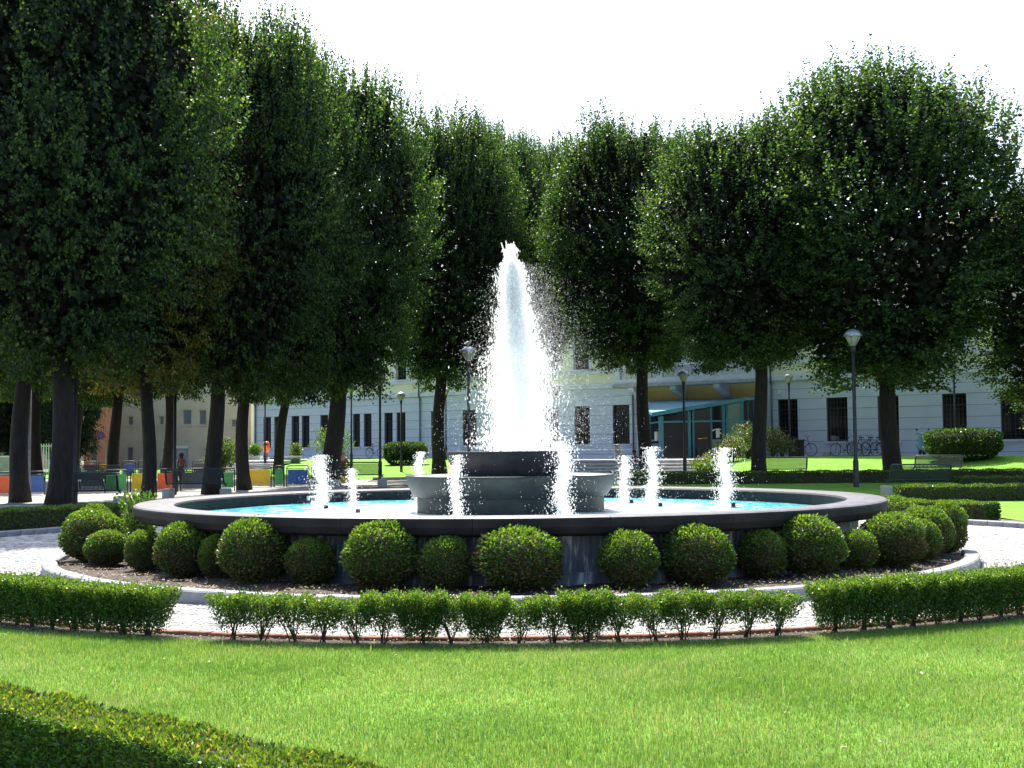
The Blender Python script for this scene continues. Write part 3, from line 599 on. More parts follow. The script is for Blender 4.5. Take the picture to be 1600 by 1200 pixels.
# ------------------------------------------------------------------ hedges (box section filled with leaves)
def hedge(pts, wd, h, ls, per_m, label, name='clipped_hedge', mats=None, seed=0, group=None, topm=True, taper=1.0):
    rr = np.random.default_rng(seed + 300); pts = [Vector((p[0], p[1], 0)) for p in pts]; P = []; Nn = []; ax = []
    segs = [(pts[i], pts[i + 1]) for i in range(len(pts) - 1)]; core = MB(); cen = sum(pts, Vector()) / len(pts)
    for a, b in segs:
        d = b - a; L = d.length; u = d / L; s_ = Vector((-u.y, u.x, 0)); n = int(L * per_m)
        al = rr.random(n) * L; face = rr.random(n); pf = wd / (wd + 2 * h)
        top = face < pf * 1.25; side = np.where(rr.random(n) < .5, -1, 1); zz = np.where(top, h - 0.03 * rr.random(n) + .02 * np.sin(al * 7 + seed), h * rr.random(n))
        tp = taper + (1 - taper) * zz / h
        off = np.where(top, (rr.random(n) - .5) * wd, side * wd / 2 * tp * (1 - .12 * rr.random(n)))
        for i in range(n):
            q = a + u * al[i] + s_ * off[i]; P.append((q.x, q.y, G(q.x, q.y) + zz[i])); Nn.append((0, 0, 1) if top[i] else (s_.x * side[i], s_.y * side[i], .3))
        w2 = wd / 2 * 0.86; k = max(1, int(L / 1.0))
        for j in range(k):
            p0 = a + d * (j / k); p1 = a + d * ((j + 1) / k); vs = []
            for p_ in (p0, p1):
                g_ = G(p_.x, p_.y)
                for sg, z_ in ((-1, -.05), (1, -.05), (1, h * .93), (-1, h * .93)): q = p_ + s_ * sg * w2 * (taper if z_ < 0 else 1); vs.append((q.x, q.y, g_ + z_))
            fs = [(0, 1, 5, 4), (1, 2, 6, 5), (2, 3, 7, 6), (3, 0, 4, 7)]
            if j == 0: fs.append((3, 2, 1, 0))
            if j == k - 1: fs.append((4, 5, 6, 7))
            core.add(vs, fs)
    a, b = pts[0], pts[-1]                                                     # leaves on the two ends
    for e, o_ in ((a, (pts[0] - pts[1]).normalized()), (b, (pts[-1] - pts[-2]).normalized())):
        s_ = Vector((-o_.y, o_.x, 0)); n = int(per_m * wd)
        for i in range(n):
            zz = h * rr.random(); q = e + s_ * (rr.random() - .5) * wd * (taper + (1 - taper) * zz / h) + o_ * .02 * rr.random(); P.append((q.x, q.y, G(q.x, q.y) + zz)); Nn.append((o_.x, o_.y, .3))
    P = np.array(P); Nn = np.array(Nn); n = len(P)
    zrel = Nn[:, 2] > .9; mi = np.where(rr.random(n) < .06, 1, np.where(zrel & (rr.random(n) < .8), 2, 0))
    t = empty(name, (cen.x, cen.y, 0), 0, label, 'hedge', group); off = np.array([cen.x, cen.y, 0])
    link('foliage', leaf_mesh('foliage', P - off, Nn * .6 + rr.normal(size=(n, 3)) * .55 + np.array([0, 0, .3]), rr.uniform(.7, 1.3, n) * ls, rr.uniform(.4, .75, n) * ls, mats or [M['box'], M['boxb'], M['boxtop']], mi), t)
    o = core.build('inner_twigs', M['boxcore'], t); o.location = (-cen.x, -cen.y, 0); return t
hedge([(-3.75, 7.35), (-2.55, 6.45), (-1.65, 5.72), (-0.86, 5.08), (-0.30, 4.60)], 0.36, 0.30, 0.026, 12000, 'low clipped hedge cutting across the bottom left corner of the lawn', seed=1, mats=[M['box'], M['boxb'], M['boxsun']])
arc = lambda r, a0, a1, n: [(FC[0] + r * math.cos(R(a0 + (a1 - a0) * i / n)), FC[1] + r * math.sin(R(a0 + (a1 - a0) * i / n))) for i in range(n + 1)]
hedge(arc(11.75, 118, 170, 8), 0.9, 0.48, 0.05, 2600, 'dark low hedge in shade behind the left kerb of the path', seed=2)
hedge(arc(11.75, 33, 70, 6), 0.6, 0.42, 0.05, 2000, 'curved low hedge behind the box balls at the right end', seed=3)
hedge([(10.6, 33.6), (26, 33.6)], 0.7, 0.42, 0.06, 1200, 'straight low hedge behind the right bench, nearest of three rows', seed=4)
hedge([(14.2, 38.9), (28, 38.9)], 0.7, 0.42, 0.06, 1100, 'straight low hedge on the right, middle one of three rows', seed=5)
hedge([(4.2, 45.6), (28, 45.6)], 0.8, 0.42, 0.07, 900, 'long straight low hedge on the right, farthest of three rows', seed=6)
def block(px0, px1, D, h, label, seed):
    rr = np.random.default_rng(seed); a = gd(px0, D); c = gd(px1, D); w2 = (c[0] - a[0]) / 2; X = a[0] + w2; n = 9000
    q = rr.normal(size=(n, 3)); q /= (np.abs(q) ** 5).sum(1, keepdims=True) ** .2; k = 1 - .10 * rr.random(n); u = q * k[:, None]; lump = 1 + .035 * np.sin(q[:, 0] * 9 + seed) * np.sin(q[:, 2] * 7)
    tp = 1 - .26 * np.clip(-u[:, 2], 0, 1) ** 1.5
    P = np.stack([u[:, 0] * w2 * tp * lump, u[:, 1] * .8 * tp * lump, (u[:, 2] + 1) * h / 2], -1); top = (q[:, 2] > .8) & (rr.random(n) < .5)
    t = empty('block_hedge', (X, D, G(X, D)), 0, label, 'hedge')
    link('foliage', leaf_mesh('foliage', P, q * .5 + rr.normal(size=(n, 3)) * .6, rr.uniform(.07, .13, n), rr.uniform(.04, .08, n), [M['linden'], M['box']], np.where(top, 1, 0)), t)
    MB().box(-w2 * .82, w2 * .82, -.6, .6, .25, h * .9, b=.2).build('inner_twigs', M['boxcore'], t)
block(601, 667, 65, 1.18, 'dark block hedge before the long building, left of the fountain', 7)
block(1449, 1562, 54.8, 1.38, 'tall dark block hedge beside the pale blue scooter', 8)

# ------------------------------------------------------------------ grass of the front lawn
n = 430000; Yg = 4.6 + (10.8 - 4.6) * rng.random(n) ** 0.9; Xg = (rng.random(n) * 2 - 1) * (0.46 * Yg + 0.4)
ex = rng.random(60000); Xe = (rng.random(60000) * 2 - 1) * 6.3; Ye = 9.6 + 4.2 * rng.random(60000); Xg = np.concatenate([Xg, Xe]); Yg = np.concatenate([Yg, Ye])
keep = (np.hypot(Xg - FC[0], Yg - FC[1]) > 8.74) & ~((Xg * 0.725 + Yg < 4.45)); Xg, Yg = Xg[keep], Yg[keep]; n = len(Xg)
pat = np.sin(Xg * 1.7 + np.sin(Yg * 1.3)) + np.sin(Yg * 2.3 + Xg * .8)
Lg = rng.uniform(.022, .048, n) * (1 + .12 * pat); az = rng.uniform(0, 6.28, n); tl = np.abs(rng.normal(0, .5, n))
Dg = np.stack([np.sin(tl) * np.cos(az), np.sin(tl) * np.sin(az), np.cos(tl)], -1); P0 = np.stack([Xg, Yg, np.full(n, .008)], -1)
sd_ = np.stack([-np.sin(az), np.cos(az), np.zeros(n)], -1) * rng.uniform(.0018, .0036, n)[:, None]
pp = sum(np.sin(Xg * fx + Yg * fy + f0) for fx, fy, f0 in ((1.1, .7, 0), (-.8, 2.3, 1), (2.9, 1.9, 2), (4.7, -3.7, 4), (-6.1, 7.3, 5)))
dry = (rng.random(n) < np.clip((pp - .6) * .16, .02, .5)).astype(int)
weed = rng.random(n) < .0016; Dg[weed] *= 1.9; sd_[weed] *= 2.5
V = np.stack([P0 - sd_, P0 + sd_, P0 + Dg * Lg[:, None]], 1)
tag(link('grass', np_mesh('grass', V, 3, [M['grassb'], M['grassdry']], dry)), 'short bright green mown grass of the front lawn', 'grass', kind='stuff')
# dry leaves and twigs on the soil
def litter(n, f, zf, ls, label):
    P = np.array([f() for _ in range(n)]); P3 = np.stack([P[:, 0], P[:, 1], np.array([zf(*p) for p in P])], -1)
    Dv = rng.normal(size=(n, 3)) * np.array([1, 1, .25]); tag(link('leaf_litter', leaf_mesh('leaf_litter', P3, Dv, rng.uniform(.6, 1.3, n) * ls, rng.uniform(.4, .8, n) * ls, M['litter'], N=np.tile([0.1, 0.1, 1.0], (n, 1)) + rng.normal(size=(n, 3)) * .3)), label, 'leaf litter', kind='stuff')
def pr(r0, r1, a0, a1):
    def f(): a = R(random.uniform(a0, a1)); r = random.uniform(r0, r1); return (FC[0] + r * math.cos(a), FC[1] + r * math.sin(a))
    return f
litter(6000, pr(5.2, 6.48, 180, 360), lambda x, y: .125 + .03 * math.sin(x * 5.1) * math.cos((y) * 4.3), .035, 'dry brown leaves scattered on the bed round the fountain')
litter(50, lambda: (random.uniform(-4.5, 4.5), random.uniform(6, 9.5)), lambda x, y: .042, .035, 'few dry leaves fallen on the front lawn')
litter(3500, pr(8.5, 8.85, 210, 330), lambda x, y: .026, .025, 'dry leaf scraps under the low box shrubs')

# ------------------------------------------------------------------ linden trees
def crown_var(seed, nsh=4300, lm='linden'):
    rr = np.random.default_rng(seed)
    def profile(t): return np.where(t < .45, 0.44 + 0.56 * np.sin(np.clip(t / .45, 0, 1) * math.pi / 2), np.clip(1 - (np.clip((t - .45) / .57, 0, 1)) ** 3.1, 0, 1) ** .5)
    W_, H_ = 5.0, 12.5
    nc = 290; tc = rr.random(nc); cap = rr.random(nc) < .20; tc = np.where(cap, 1 - .16 * rr.random(nc), tc); bot = (~cap) & (rr.random(nc) < .10); tc = np.where(bot, .02, tc)
    thc = rr.uniform(0, 2 * math.pi, nc); prc = profile(tc) * np.where(bot | cap, np.sqrt(rr.random(nc)), 1.0); roff = rr.normal(0, .095, nc); ph = rr.uniform(0, 6, 8)
    k = rr.integers(0, nc, nsh); t = tc[k] + rr.normal(0, .040, nsh); th = thc[k] + rr.normal(0, .13, nsh) / np.maximum(.25, prc[k])
    pr_ = np.where(cap[k] | bot[k], prc[k] + rr.normal(0, .10, nsh), profile(np.clip(t, 0, 1))); pr_ = np.clip(np.abs(pr_), 0, profile(np.clip(t, 0, .985)))
    lump = 1 + roff[k] + .05 * np.sin(3 * th + ph[0] + 5 * t) + .035 * rr.normal(size=nsh)
    t = np.clip(t, -.015, 1.0)
    bx = pr_ * lump * np.cos(th) * W_; by = pr_ * lump * np.sin(th) * W_; bz = t * H_ + .45 * np.sin(3 * th + ph[3]) * (t > .6) + .45 * np.sin(5 * th + ph[4]) * (t < .12) + roff[k] * 5 * (t > .8)
    base = np.stack([bx, by, bz], -1)
    outw = np.stack([np.cos(th), np.sin(th), np.zeros(nsh)], -1); up = np.clip((t - .36) * 2.0, -.15, 1.2)[:, None]
    d = unit(outw * (1.0 - .85 * np.clip(up, 0, 1)) + np.array([0, 0, 1.0]) * (up + .12) + rr.normal(size=(nsh, 3)) * .15)
    ln = rr.uniform(.40, .95, nsh) * np.where(t > .72, 1.0 + .7 * rr.random(nsh) ** 2, 1.0); m_ = 18
    s_ = np.linspace(.05, 1, m_)[None, :, None]
    sp = np.where(t > .7, .030, .065)[:, None, None] * (1.25 - .7 * s_)
    pts = (base - d * .55)[:, None] + d[:, None] * (ln[:, None, None] + .3) * s_ + rr.normal(size=(nsh, m_, 3)) * sp
    pts[..., 2] -= (s_[..., 0] ** 2) * .22 * (t < .35)[:, None]
    ld = d[:, None] * .35 + rr.normal(size=(nsh, m_, 3)) * .5 + np.array([0, 0, -.3])
    size = (rr.uniform(.11, .18, (nsh, m_)) * (1.12 - .45 * s_[..., 0]))
    P = pts.reshape(-1, 3); Dv = ld.reshape(-1, 3); L = size.ravel(); n1 = len(P)
    k2 = 170; ts = rr.uniform(.60, .985, k2); a2 = rr.uniform(0, 6.283, k2); q2 = profile(ts) * np.where(ts > .9, np.sqrt(rr.random(k2)), 1.0) * .97 * W_; l2 = rr.uniform(.8, 1.9, k2); s2 = np.linspace(0, 1, 34)[None, :]
    lean = .16 * rr.normal(size=(k2, 2)) + .16 * np.stack([np.cos(a2), np.sin(a2)], -1) * q2[:, None] / W_
    z2 = ts[:, None] * H_ - .3 + l2[:, None] * s2; w2 = .075 * (1.1 - .95 * s2)
    sp_ = np.stack([(q2 * np.cos(a2))[:, None] + lean[:, :1] * s2 * l2[:, None] + w2 * rr.normal(size=(k2, 34)), (q2 * np.sin(a2))[:, None] + lean[:, 1:] * s2 * l2[:, None] + w2 * rr.normal(size=(k2, 34)), z2], -1).reshape(-1, 3)
    P = np.concatenate([P, sp_]); Dv = np.concatenate([Dv, rr.normal(size=(len(sp_), 3)) * .6 + np.array([0, 0, -.2])]); L = np.concatenate([L, rr.uniform(.09, .15, len(sp_))]); n1 = len(P)
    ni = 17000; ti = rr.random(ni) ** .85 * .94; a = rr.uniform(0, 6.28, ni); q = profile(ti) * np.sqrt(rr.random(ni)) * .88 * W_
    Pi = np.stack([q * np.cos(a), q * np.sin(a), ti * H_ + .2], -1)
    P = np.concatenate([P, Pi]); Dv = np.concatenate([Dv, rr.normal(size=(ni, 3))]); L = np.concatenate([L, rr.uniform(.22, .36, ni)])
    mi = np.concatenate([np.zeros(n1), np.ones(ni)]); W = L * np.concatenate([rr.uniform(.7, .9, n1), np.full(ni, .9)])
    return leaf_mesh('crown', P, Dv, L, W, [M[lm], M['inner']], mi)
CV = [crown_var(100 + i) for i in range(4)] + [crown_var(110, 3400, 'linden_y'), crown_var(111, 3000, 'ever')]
def tree(px, yb, ccx, cw, top, bot, label, v=0, D=None, tr=0.30, lean=0.0, seed=0, group='linden trees standing round the square'):
    if D is None: X, D = gp(px, yb)
    else: X, D = gd(px, D)
    g = G(X, D); rr = random.Random(seed + int(px)); ck = D / 1900
    ztop = hz(top, D, px); zb = hz(bot, D, px); Wc = cw * ck / 2; cx_ = (ccx - px) * ck
    t = empty('linden_tree', (X, D, g), 0, label, 'tree', group)
    fork = (zb - g) + 0.4; b = MB(); ph = rr.uniform(0, 6)
    pts = []; rads = []
    for i in range(9):
        s_ = i / 8; pts.append((lean * s_ + 0.10 * math.sin(ph + s_ * 4), 0.08 * math.cos(ph + s_ * 3), fork * s_ - .05 * (i == 0))); rads.append(.9 * tr * (1.0 - .28 * s_ + .22 * max(0, .13 - s_) / .13 + (.12 if i == 8 else 0)))
    b.tube(pts, rads, 14); tp = Vector(pts[-1])
    tk = b.build('trunk', M['bark'], t)
    # limbs spreading up into the crown
    for k in range(7):
        a = k * 2 * math.pi / 7 + rr.uniform(-.4, .4); l = rr.uniform(.45, .75) * Wc; hh = (ztop - zb) * rr.uniform(.3, .6); r0 = tr * rr.uniform(.32, .5)
        st = tp + Vector((0, 0, -rr.uniform(0.1, .9))); lb = MB()
        e = Vector((tp.x + cx_ * .5 + l * math.cos(a), l * math.sin(a), fork + hh)); mid = st.lerp(e, .45) + Vector((.25 * l * math.cos(a), .25 * l * math.sin(a), -.10 * hh))
        lb.tube([st, st.lerp(mid, .5) + Vector((0, 0, -.12)), mid, mid.lerp(e, .5), e], [r0, r0 * .8, r0 * .6, r0 * .4, r0 * .15], 7)
        for j in range(3):
            q = mid.lerp(e, rr.random() * .6); w_ = q + Vector((rr.uniform(-1, 1), rr.uniform(-1, 1), rr.uniform(.2, 1.2))) * 1.2; lb.tube([q, w_], [r0 * .3, r0 * .08], 5)
        lb.build('limb', M['bark'], t)
    link('crown', CV[v], t, (cx_, 0, zb - g), (0, 0, rr.uniform(0, 6.28)), (Wc / 4.9, Wc / 4.9, (ztop - zb) / 13.6)); return t
tree(1393, 752, 1381, 415, 106, 582, 'broadest linden tree on the right, thick trunk behind the bench', 0, tr=.42, seed=1)
tree(1190, 753, 1165, 290, 190, 556, 'linden tree right of the teal entrance, straight slim trunk', 1, tr=.33, seed=2)
tree(1008, 741, 986, 262, 182, 560, 'linden tree in front of the left end of the teal entrance', 2, tr=.36, seed=3, D=55)
tree(1690, 765, 1722, 360, 250, 672, 'linden tree cut by the right edge of the photo, hanging low', 3, D=46, tr=.35, seed=4)
tree(850, 735, 848, 150, 212, 545, 'narrow linden tree right behind the central jet', 3, D=66, tr=.28, seed=5)
tree(790, 735, 790, 150, 200, 575, 'narrow linden tree behind the central jet, left of its neighbour', 1, D=62, tr=.28, seed=6)
tree(686, 741, 702, 225, 172, 584, 'linden tree left of the central jet with a clear dark trunk', 0, D=56, tr=.36, seed=7, lean=.15)
tree(517, 750, 532, 262, 98, 596, 'linden tree with thick dark trunk behind the far left water jet', 2, tr=.45, seed=8, D=48, lean=.25)
tree(382, 764, 430, 270, 60, 598, 'linden tree with short forked trunk right of the thickest left trunk', 1, tr=.28, seed=9, D=44)
tree(335, 768, 368, 300, 8, 582, 'linden tree with rough thick trunk behind the left end of the pool', 3, tr=.33, seed=10, D=41)
tree(228, 772, 215, 330, -40, 580, 'linden tree with curved trunk and yellowing leaves at the left', 4, tr=.26, seed=11, D=39, lean=.1)
tree(92, 790, 110, 430, -150, 552, 'tall linden tree beside the black lamp post at the left', 0, tr=.36, seed=12, D=33)
tree(35, 780, -20, 400, -140, 548, 'leftmost linden tree, trunk beside the grey pole', 2, tr=.32, seed=13, D=37)
tree(433, 739, 440, 170, 250, 610, 'slim linden tree behind the yellow barrier panel', 0, D=58, tr=.28, seed=14, lean=.6)
tree(262, 741, 262, 190, 200, 600, 'linden tree behind the barriers, right of the garage shutter', 1, D=55, tr=.28, seed=15)
tree(180, 742, 180, 200, 200, 612, 'linden tree behind the barriers, before the orange house', 2, D=54, tr=.3, seed=16)
tree(118, 742, 112, 200, 180, 600, 'dark linden tree in the back row at the left, behind the lamp post', 3, D=56, tr=.33, seed=17)
tree(57, 742, 50, 220, 150, 600, 'dark linden tree in the back row at the far left', 0, D=53, tr=.33, seed=18)
tree(-90, 745, -90, 260, 100, 600, 'linden tree in the back row beyond the left edge', 1, D=50, tr=.33, seed=19)
# darker evergreens beyond the left wall
for i, (px, D, cw, top, bot, lab) in enumerate([(20, 74, 150, 430, 700, 'dark evergreen behind the low white wall at the far left'), (110, 78, 110, 440, 715, 'dark evergreen behind the white railings'), (-70, 72, 160, 380, 700, 'dark evergreen beyond the left edge'), (-10, 84, 140, 400, 690, 'dark evergreen far back at the left')]):
    tree(px, 0, px, cw, top, bot, lab, 5, D=D, tr=.25, seed=30 + i, group='evergreens beyond the left wall')
# ------------------------------------------------------------------ long building
B0 = empty('long_building', (0, 76.8, 0), -WA, 'long two storey public building with blue-grey ground floor and cream upper floor', 'building')
def tw(px): u = (px - 800) / 1900; D = 6973 / (90.8 + 68.4 * u); return u * D / math.cos(WA)
ZB, ZS = 0.6, 5.27
T0, T1 = tw(396), tw(1720)
wins = [(411, 423), (428, 440), (455, 467), (471, 483), (500, 512), (517, 529), (551, 562), (568, 580), (600, 613), (619, 633), (673, 692), (722, 744), (800, 822), (850, 872), (897, 921), (957, 983),
        (1215, 1246), (1291, 1324), (1371, 1404), (1472, 1510), (1563, 1606), (1660, 1706)]
wt = [(tw(a), tw(b)) for a, b in wins]; WZ0, WZ1 = 1.90, 4.20
EN0, EN1 = tw(1010), tw(1189)
me_cache = {}
def bpart(name, x0, x1, y0, y1, z0, z1, m, b=0.0, parent=None):
    cx_, cy_, cz = (x0 + x1) / 2, (y0 + y1) / 2, (z0 + z1) / 2; dx, dy, dz = abs(x1 - x0) / 2, abs(y1 - y0) / 2, abs(z1 - z0) / 2
    k = (round(dx, 3), round(dy, 3), round(dz, 3), m.name, b, name)
    if k not in me_cache: me_cache[k] = MB().box(-dx, dx, -dy, dy, -dz, dz, b=b).mesh(name, m)
    return link(name, me_cache[k], parent or B0, (cx_, cy_, cz))
# backing walls with real window openings
def wall_open(x0, x1, z0, z1, ops, y0, y1, m, name):
    mb = MB(); ops = sorted([o for o in ops if o[0] > x0 - .01 and o[1] < x1 + .01]); x = x0
    for (a, b, c, d) in ops:
        if a > x: mb.box(x, a, y0, y1, z0, z1)
        mb.box(a, b, y0, y1, z0, c); mb.box(a, b, y0, y1, d, z1); x = b
    if x < x1: mb.box(x, x1, y0, y1, z0, z1)
    return mb.build(name, m, B0)
g_ops = [(a, b, WZ0, WZ1) for a, b in wt]
wall_open(T0, EN0, ZB, ZS, g_ops, 0.03, 0.45, M['joint2'], 'ground_wall'); wall_open(EN1, T1, ZB, ZS, g_ops, 0.03, 0.45, M['joint2'], 'ground_wall')
wall_open(EN0, EN1, ZB, ZS, [], 0.05, 0.45, M['ochre'], 'entrance_wall')
# rendered courses, each stretch between openings its own piece
zc = [0.70, 1.36] + [1.36 + 0.575 * i for i in range(1, 6)] + [4.80, 5.20]
zc = [0.70, 1.30, 1.90, 2.475, 3.05, 3.625, 4.20, 4.74, 5.20]
for (x0, x1) in ((T0, EN0), (EN1, T1)):
    for i in range(len(zc) - 1):
        z0, z1 = zc[i] + .012, zc[i + 1] - .012; x = x0
        if z0 > WZ0 - .05 and z1 < WZ1 + .05:
            for (a, b) in sorted([o for o in wt if x0 < o[0] < x1]):
                bpart('wall_course', x, a, 0.0, 0.028, z0, z1, M['facade']); x = b
        n = max(1, round((x1 - x) / 6)) if x == x0 else 1
        for j in range(n): bpart('wall_course', x + (x1 - x) * j / n, x + (x1 - x) * (j + 1) / n, 0.0, 0.028, z0, z1, M['facade'])
bpart('plinth', T0, EN0, -0.04, -0.002, ZB, 1.28, M['facade']); bpart('plinth', EN1, T1, -0.04, -0.002, ZB, 1.28, M['facade'])
def window(a, b, z0, z1, grille=True, lightp=False):
    fr = MB(); y0, y1 = 0.18, 0.25; t_ = 0.06
    for q in ((a, a + t_, z0, z1), (b - t_, b, z0, z1), (a + t_, b - t_, z0, z0 + t_), (a + t_, b - t_, z1 - t_, z1), (a + t_, b - t_, z0 + (z1 - z0) * .74, z0 + (z1 - z0) * .74 + t_), ((a + b) / 2 - .03, (a + b) / 2 + .03, z0 + t_, z0 + (z1 - z0) * .74)):
        fr.box(q[0], q[1], y0, y1, q[2], q[3])
    c = Vector(((a + b) / 2, y0, z0)); f = fr.build('window', M['shutter'], B0)
    MB().box(a + .01, b - .01, y1 - .04, y1 - .02, z0 + .01, z1 - .01).build('pane', M['pane'], f)
    MB().box(a - .12, b + .12, -.10, 0.17, z0 - .09, z0 - .001).build('sill', M['trim'], f)
    if grille:
        g = MB(); k = 6
        for i in range(1, k): x = a + (b - a) * i / k; g.box(x - .012, x + .012, .10, .124, z0, z1)
        for i in range(1, 9): z = z0 + (z1 - z0) * i / 9; g.box(a, b, .126, .142, z - .010, z + .010)
        g.build('grille', M['shutter'], f)
for i, (a, b) in enumerate(wt): window(a, b, WZ0, WZ1, True)
# string course, upper floor, cornice
bpart('string_course', T0, EN0 - .9, -.14, 0.02, 5.20, 5.48, M['trim'], .03); bpart('string_course', EN1 + .25, T1, -.14, 0.02, 5.20, 5.48, M['trim'], .03)
u_ops = []
for a, b in [(411, 425), (471, 487), (551, 567), (619, 635), (673, 692), (722, 744), (800, 822), (850, 872), (897, 921), (957, 983), (1040, 1066), (1110, 1138), (1215, 1246), (1291, 1324), (1371, 1404), (1472, 1510), (1563, 1606), (1660, 1706)]:
    u_ops.append((tw(a), tw(b), 6.42, 8.6))
wall_open(T0, T1, 5.48, 11.2, u_ops, 0.0, 0.45, M['cream'], 'upper_wall')
for a, b, c, d in u_ops:
    window(a, b, c, d, False)
    for q in ((a - .16, a, c, d + .16), (b, b + .16, c, d + .16)): bpart('window_surround', q[0], q[1], -.04, -.001, q[2], q[3], M['trim'])
    bpart('window_surround', a, b, -.045, -.002, d, d + .18, M['trim'])
bpart('sill_band', T0, T1, -.07, -.003, 6.12, 6.30, M['trim'])
bpart('cornice', T0 - .3, T1, -.55, .3, 11.2, 11.5, M['trim'], .05)
# tiled roof: rows of tiles as ridges joined in one part
rf = MB(); n = int((T1 - T0) / .5)
for i in range(n):
    x = T0 + i * .5; rf.add([(x, -.75, 11.5), (x + .25, -.75, 11.62), (x + .5, -.75, 11.5), (x, 6, 14.2), (x + .25, 6, 14.32), (x + .5, 6, 14.2)], [(0, 1, 4, 3), (1, 2, 5, 4)])
rf.add([(T0, 6, 14.2), (T1, 6, 14.2), (T1, 13, 11.5), (T0, 13, 11.5)], [(0, 1, 2, 3)]); o = rf.build('roof', M['tile'], B0); o['kind'] = 'stuff'
MB().box(T0, T0 + .4, .45, 12, ZB, 11.3).box(T1 - .4, T1, .45, 12, ZB, 11.3).box(T0, T1, 12, 12.4, ZB, 11.3).build('rear_wall', M['cream'], B0)
for px, z1 in ((657, 11.2), (990, 5.1), (1207, 11.2), (400, 11.2)):
    x = tw(px); MB().tube([(x, -.10, 0.9), (x, -.10, z1 if z1 < 6 else 5.15)], .055, 8).build('drainpipe', M['slate'], B0)
    if z1 > 6: MB().tube([(x, -.20, 5.1), (x, -.20, 11.15)], .055, 8).build('drainpipe', M['slate'], B0)
bpart('pilaster', tw(1189), tw(1204), -.06, -.003, ZB, 5.19, M['trim'])
bpart('junction_box', tw(1217), tw(1221), -.12, -.005, 4.5, 4.72, M['paper'])
# balcony with balustrade
BX0, BX1, BY = tw(975), tw(1196), -1.35
bpart('balcony_slab', BX0, BX1, BY, -.145, 5.14, 5.34, M['concrete'], .03); bpart('balcony_slab', BX0 + .12, BX1 - .12, BY + .12, -.146, 5.34, 5.44, M['trim'])
x = BX0 + 1.2
while x < BX1 - .6:
    c = MB(); c.add([(x - .18, 0.04, 5.13), (x + .18, 0.04, 5.13), (x + .18, BY + .15, 5.13), (x - .18, BY + .15, 5.13), (x - .18, BY + .15, 4.93), (x + .18, BY + .15, 4.93), (x + .18, BY + .75, 4.72), (x - .18, BY + .75, 4.72), (x + .18, .04, 4.35), (x - .18, .04, 4.35)],
        [(0, 1, 2, 3), (3, 2, 5, 4), (4, 5, 6, 7), (7, 6, 8, 9), (1, 8, 6, 5, 2), (0, 3, 4, 7, 9)]); c.build('corbel', M['trim'], B0); x += 2.75
bal = MB().lathe([(.05, 0), (.05, .05), (.03, .09), (.065, .26), (.03, .48), (.045, .55), (.05, .58), (.05, .64)], 8).mesh('baluster', M['trim'])
bpart('balustrade_base', BX0 + .1, BX1 - .1, BY + .14, BY + .38, 5.44, 5.62, M['trim']); bpart('balustrade_rail', BX0 + .1, BX1 - .1, BY + .12, BY + .40, 6.26, 6.42, M['trim'])
x = BX0 + .1; k = 0
while x < BX1 - .15:
    if k % 11 == 0: bpart('balustrade_pier', x, x + .36, BY + .13, BY + .39, 5.622, 6.258, M['trim']); x += .46
    else: link('baluster', bal, B0, (x + .06, BY + .26, 5.62)); x += .235
    k += 1

# ------------------------------------------------------------------ teal glazed entrance (touches the building, so built in world space under its own root)
def W3(px, D): r = ray(px, 700); return Vector((r[0] / r[1] * D, D, 0))
pB, pC = W3(1032, 65.0), W3(1160, 63.6)
def wallp(px): t = tw(px); return Vector((t * math.cos(WA), 76.8 - t * math.sin(WA), 0))
pA, pD = wallp(1002), wallp(1176)
E0 = empty('entrance_porch', (pB.x, pB.y, 1.02), 0, 'teal framed glass entrance porch with tilted roof under the balcony', 'porch')
O = Vector((pB.x, pB.y, 1.02)); hB, hC, hD, hA = 3.35, 4.05, 4.22, 4.25
def P3(p, z): return Vector((p.x, p.y, z)) - O
def bar(a, b, r=.06, m=M['teal'], name='frame_bar', par=E0):
    d = (b - a); L = d.length; q = d.to_track_quat('Z', 'Y').to_matrix().to_4x4(); mb = MB(); mb.box(-r, r, -r, r, 0, L, M=Matrix.Translation(a) @ q); return mb.build(name, m, par)
roofv = [P3(pB, hB), P3(pC, hC), P3(pD, hD), P3(pA, hA)]; rb = MB(); ov = (pB - pC).normalized()
rv = [roofv[0] + Vector((-.5, -.45, 0)), roofv[1] + Vector((.1, -.45, .02)), roofv[2] + Vector((.15, -.1, 0)), roofv[3] + Vector((-.3, -.2, 0))]
th = Vector((0, 0, .14)); vs = rv + [v + th for v in rv]
rb.add(vs, [(0, 1, 2), (0, 2, 3), (4, 6, 5), (4, 7, 6), (0, 4, 5, 1), (1, 5, 6, 2), (2, 6, 7, 3), (3, 7, 4, 0)]); rb.build('roof', M['tealroof'], E0)
rb = MB(); rb.add([v + Vector((0, -.012, -.05)) for v in rv[:2]] + [v + Vector((0, -.012, .16)) for v in rv[:2]] + [v + Vector((0, -.05, -.05)) for v in rv[:2]] + [v + Vector((0, -.05, .16)) for v in rv[:2]],
   [(0, 1, 3, 2), (4, 6, 7, 5), (0, 4, 5, 1), (2, 3, 7, 6), (0, 2, 6, 4), (1, 5, 7, 3)]); rb.build('roof_fascia', M['teal'], E0)
def lerp(a, b, t): return a + (b - a) * t
def hBC(t): return hB + (hC - hB) * t - .04
fs_ = [0.0, 0.10, 0.36, 0.44, 0.66, 0.80, 0.84, 1.0]
fr = [0.0, 0.40, 0.63, 0.77, 0.80, 1.0]
for t in (0, .03, .36, .41, .63, .78, .82, 1.0): bar(P3(lerp(pB, pC, t), 1.02), P3(lerp(pB, pC, t), hBC(t)), .075 if t in (0, .36, .78, 1.0) else .045)
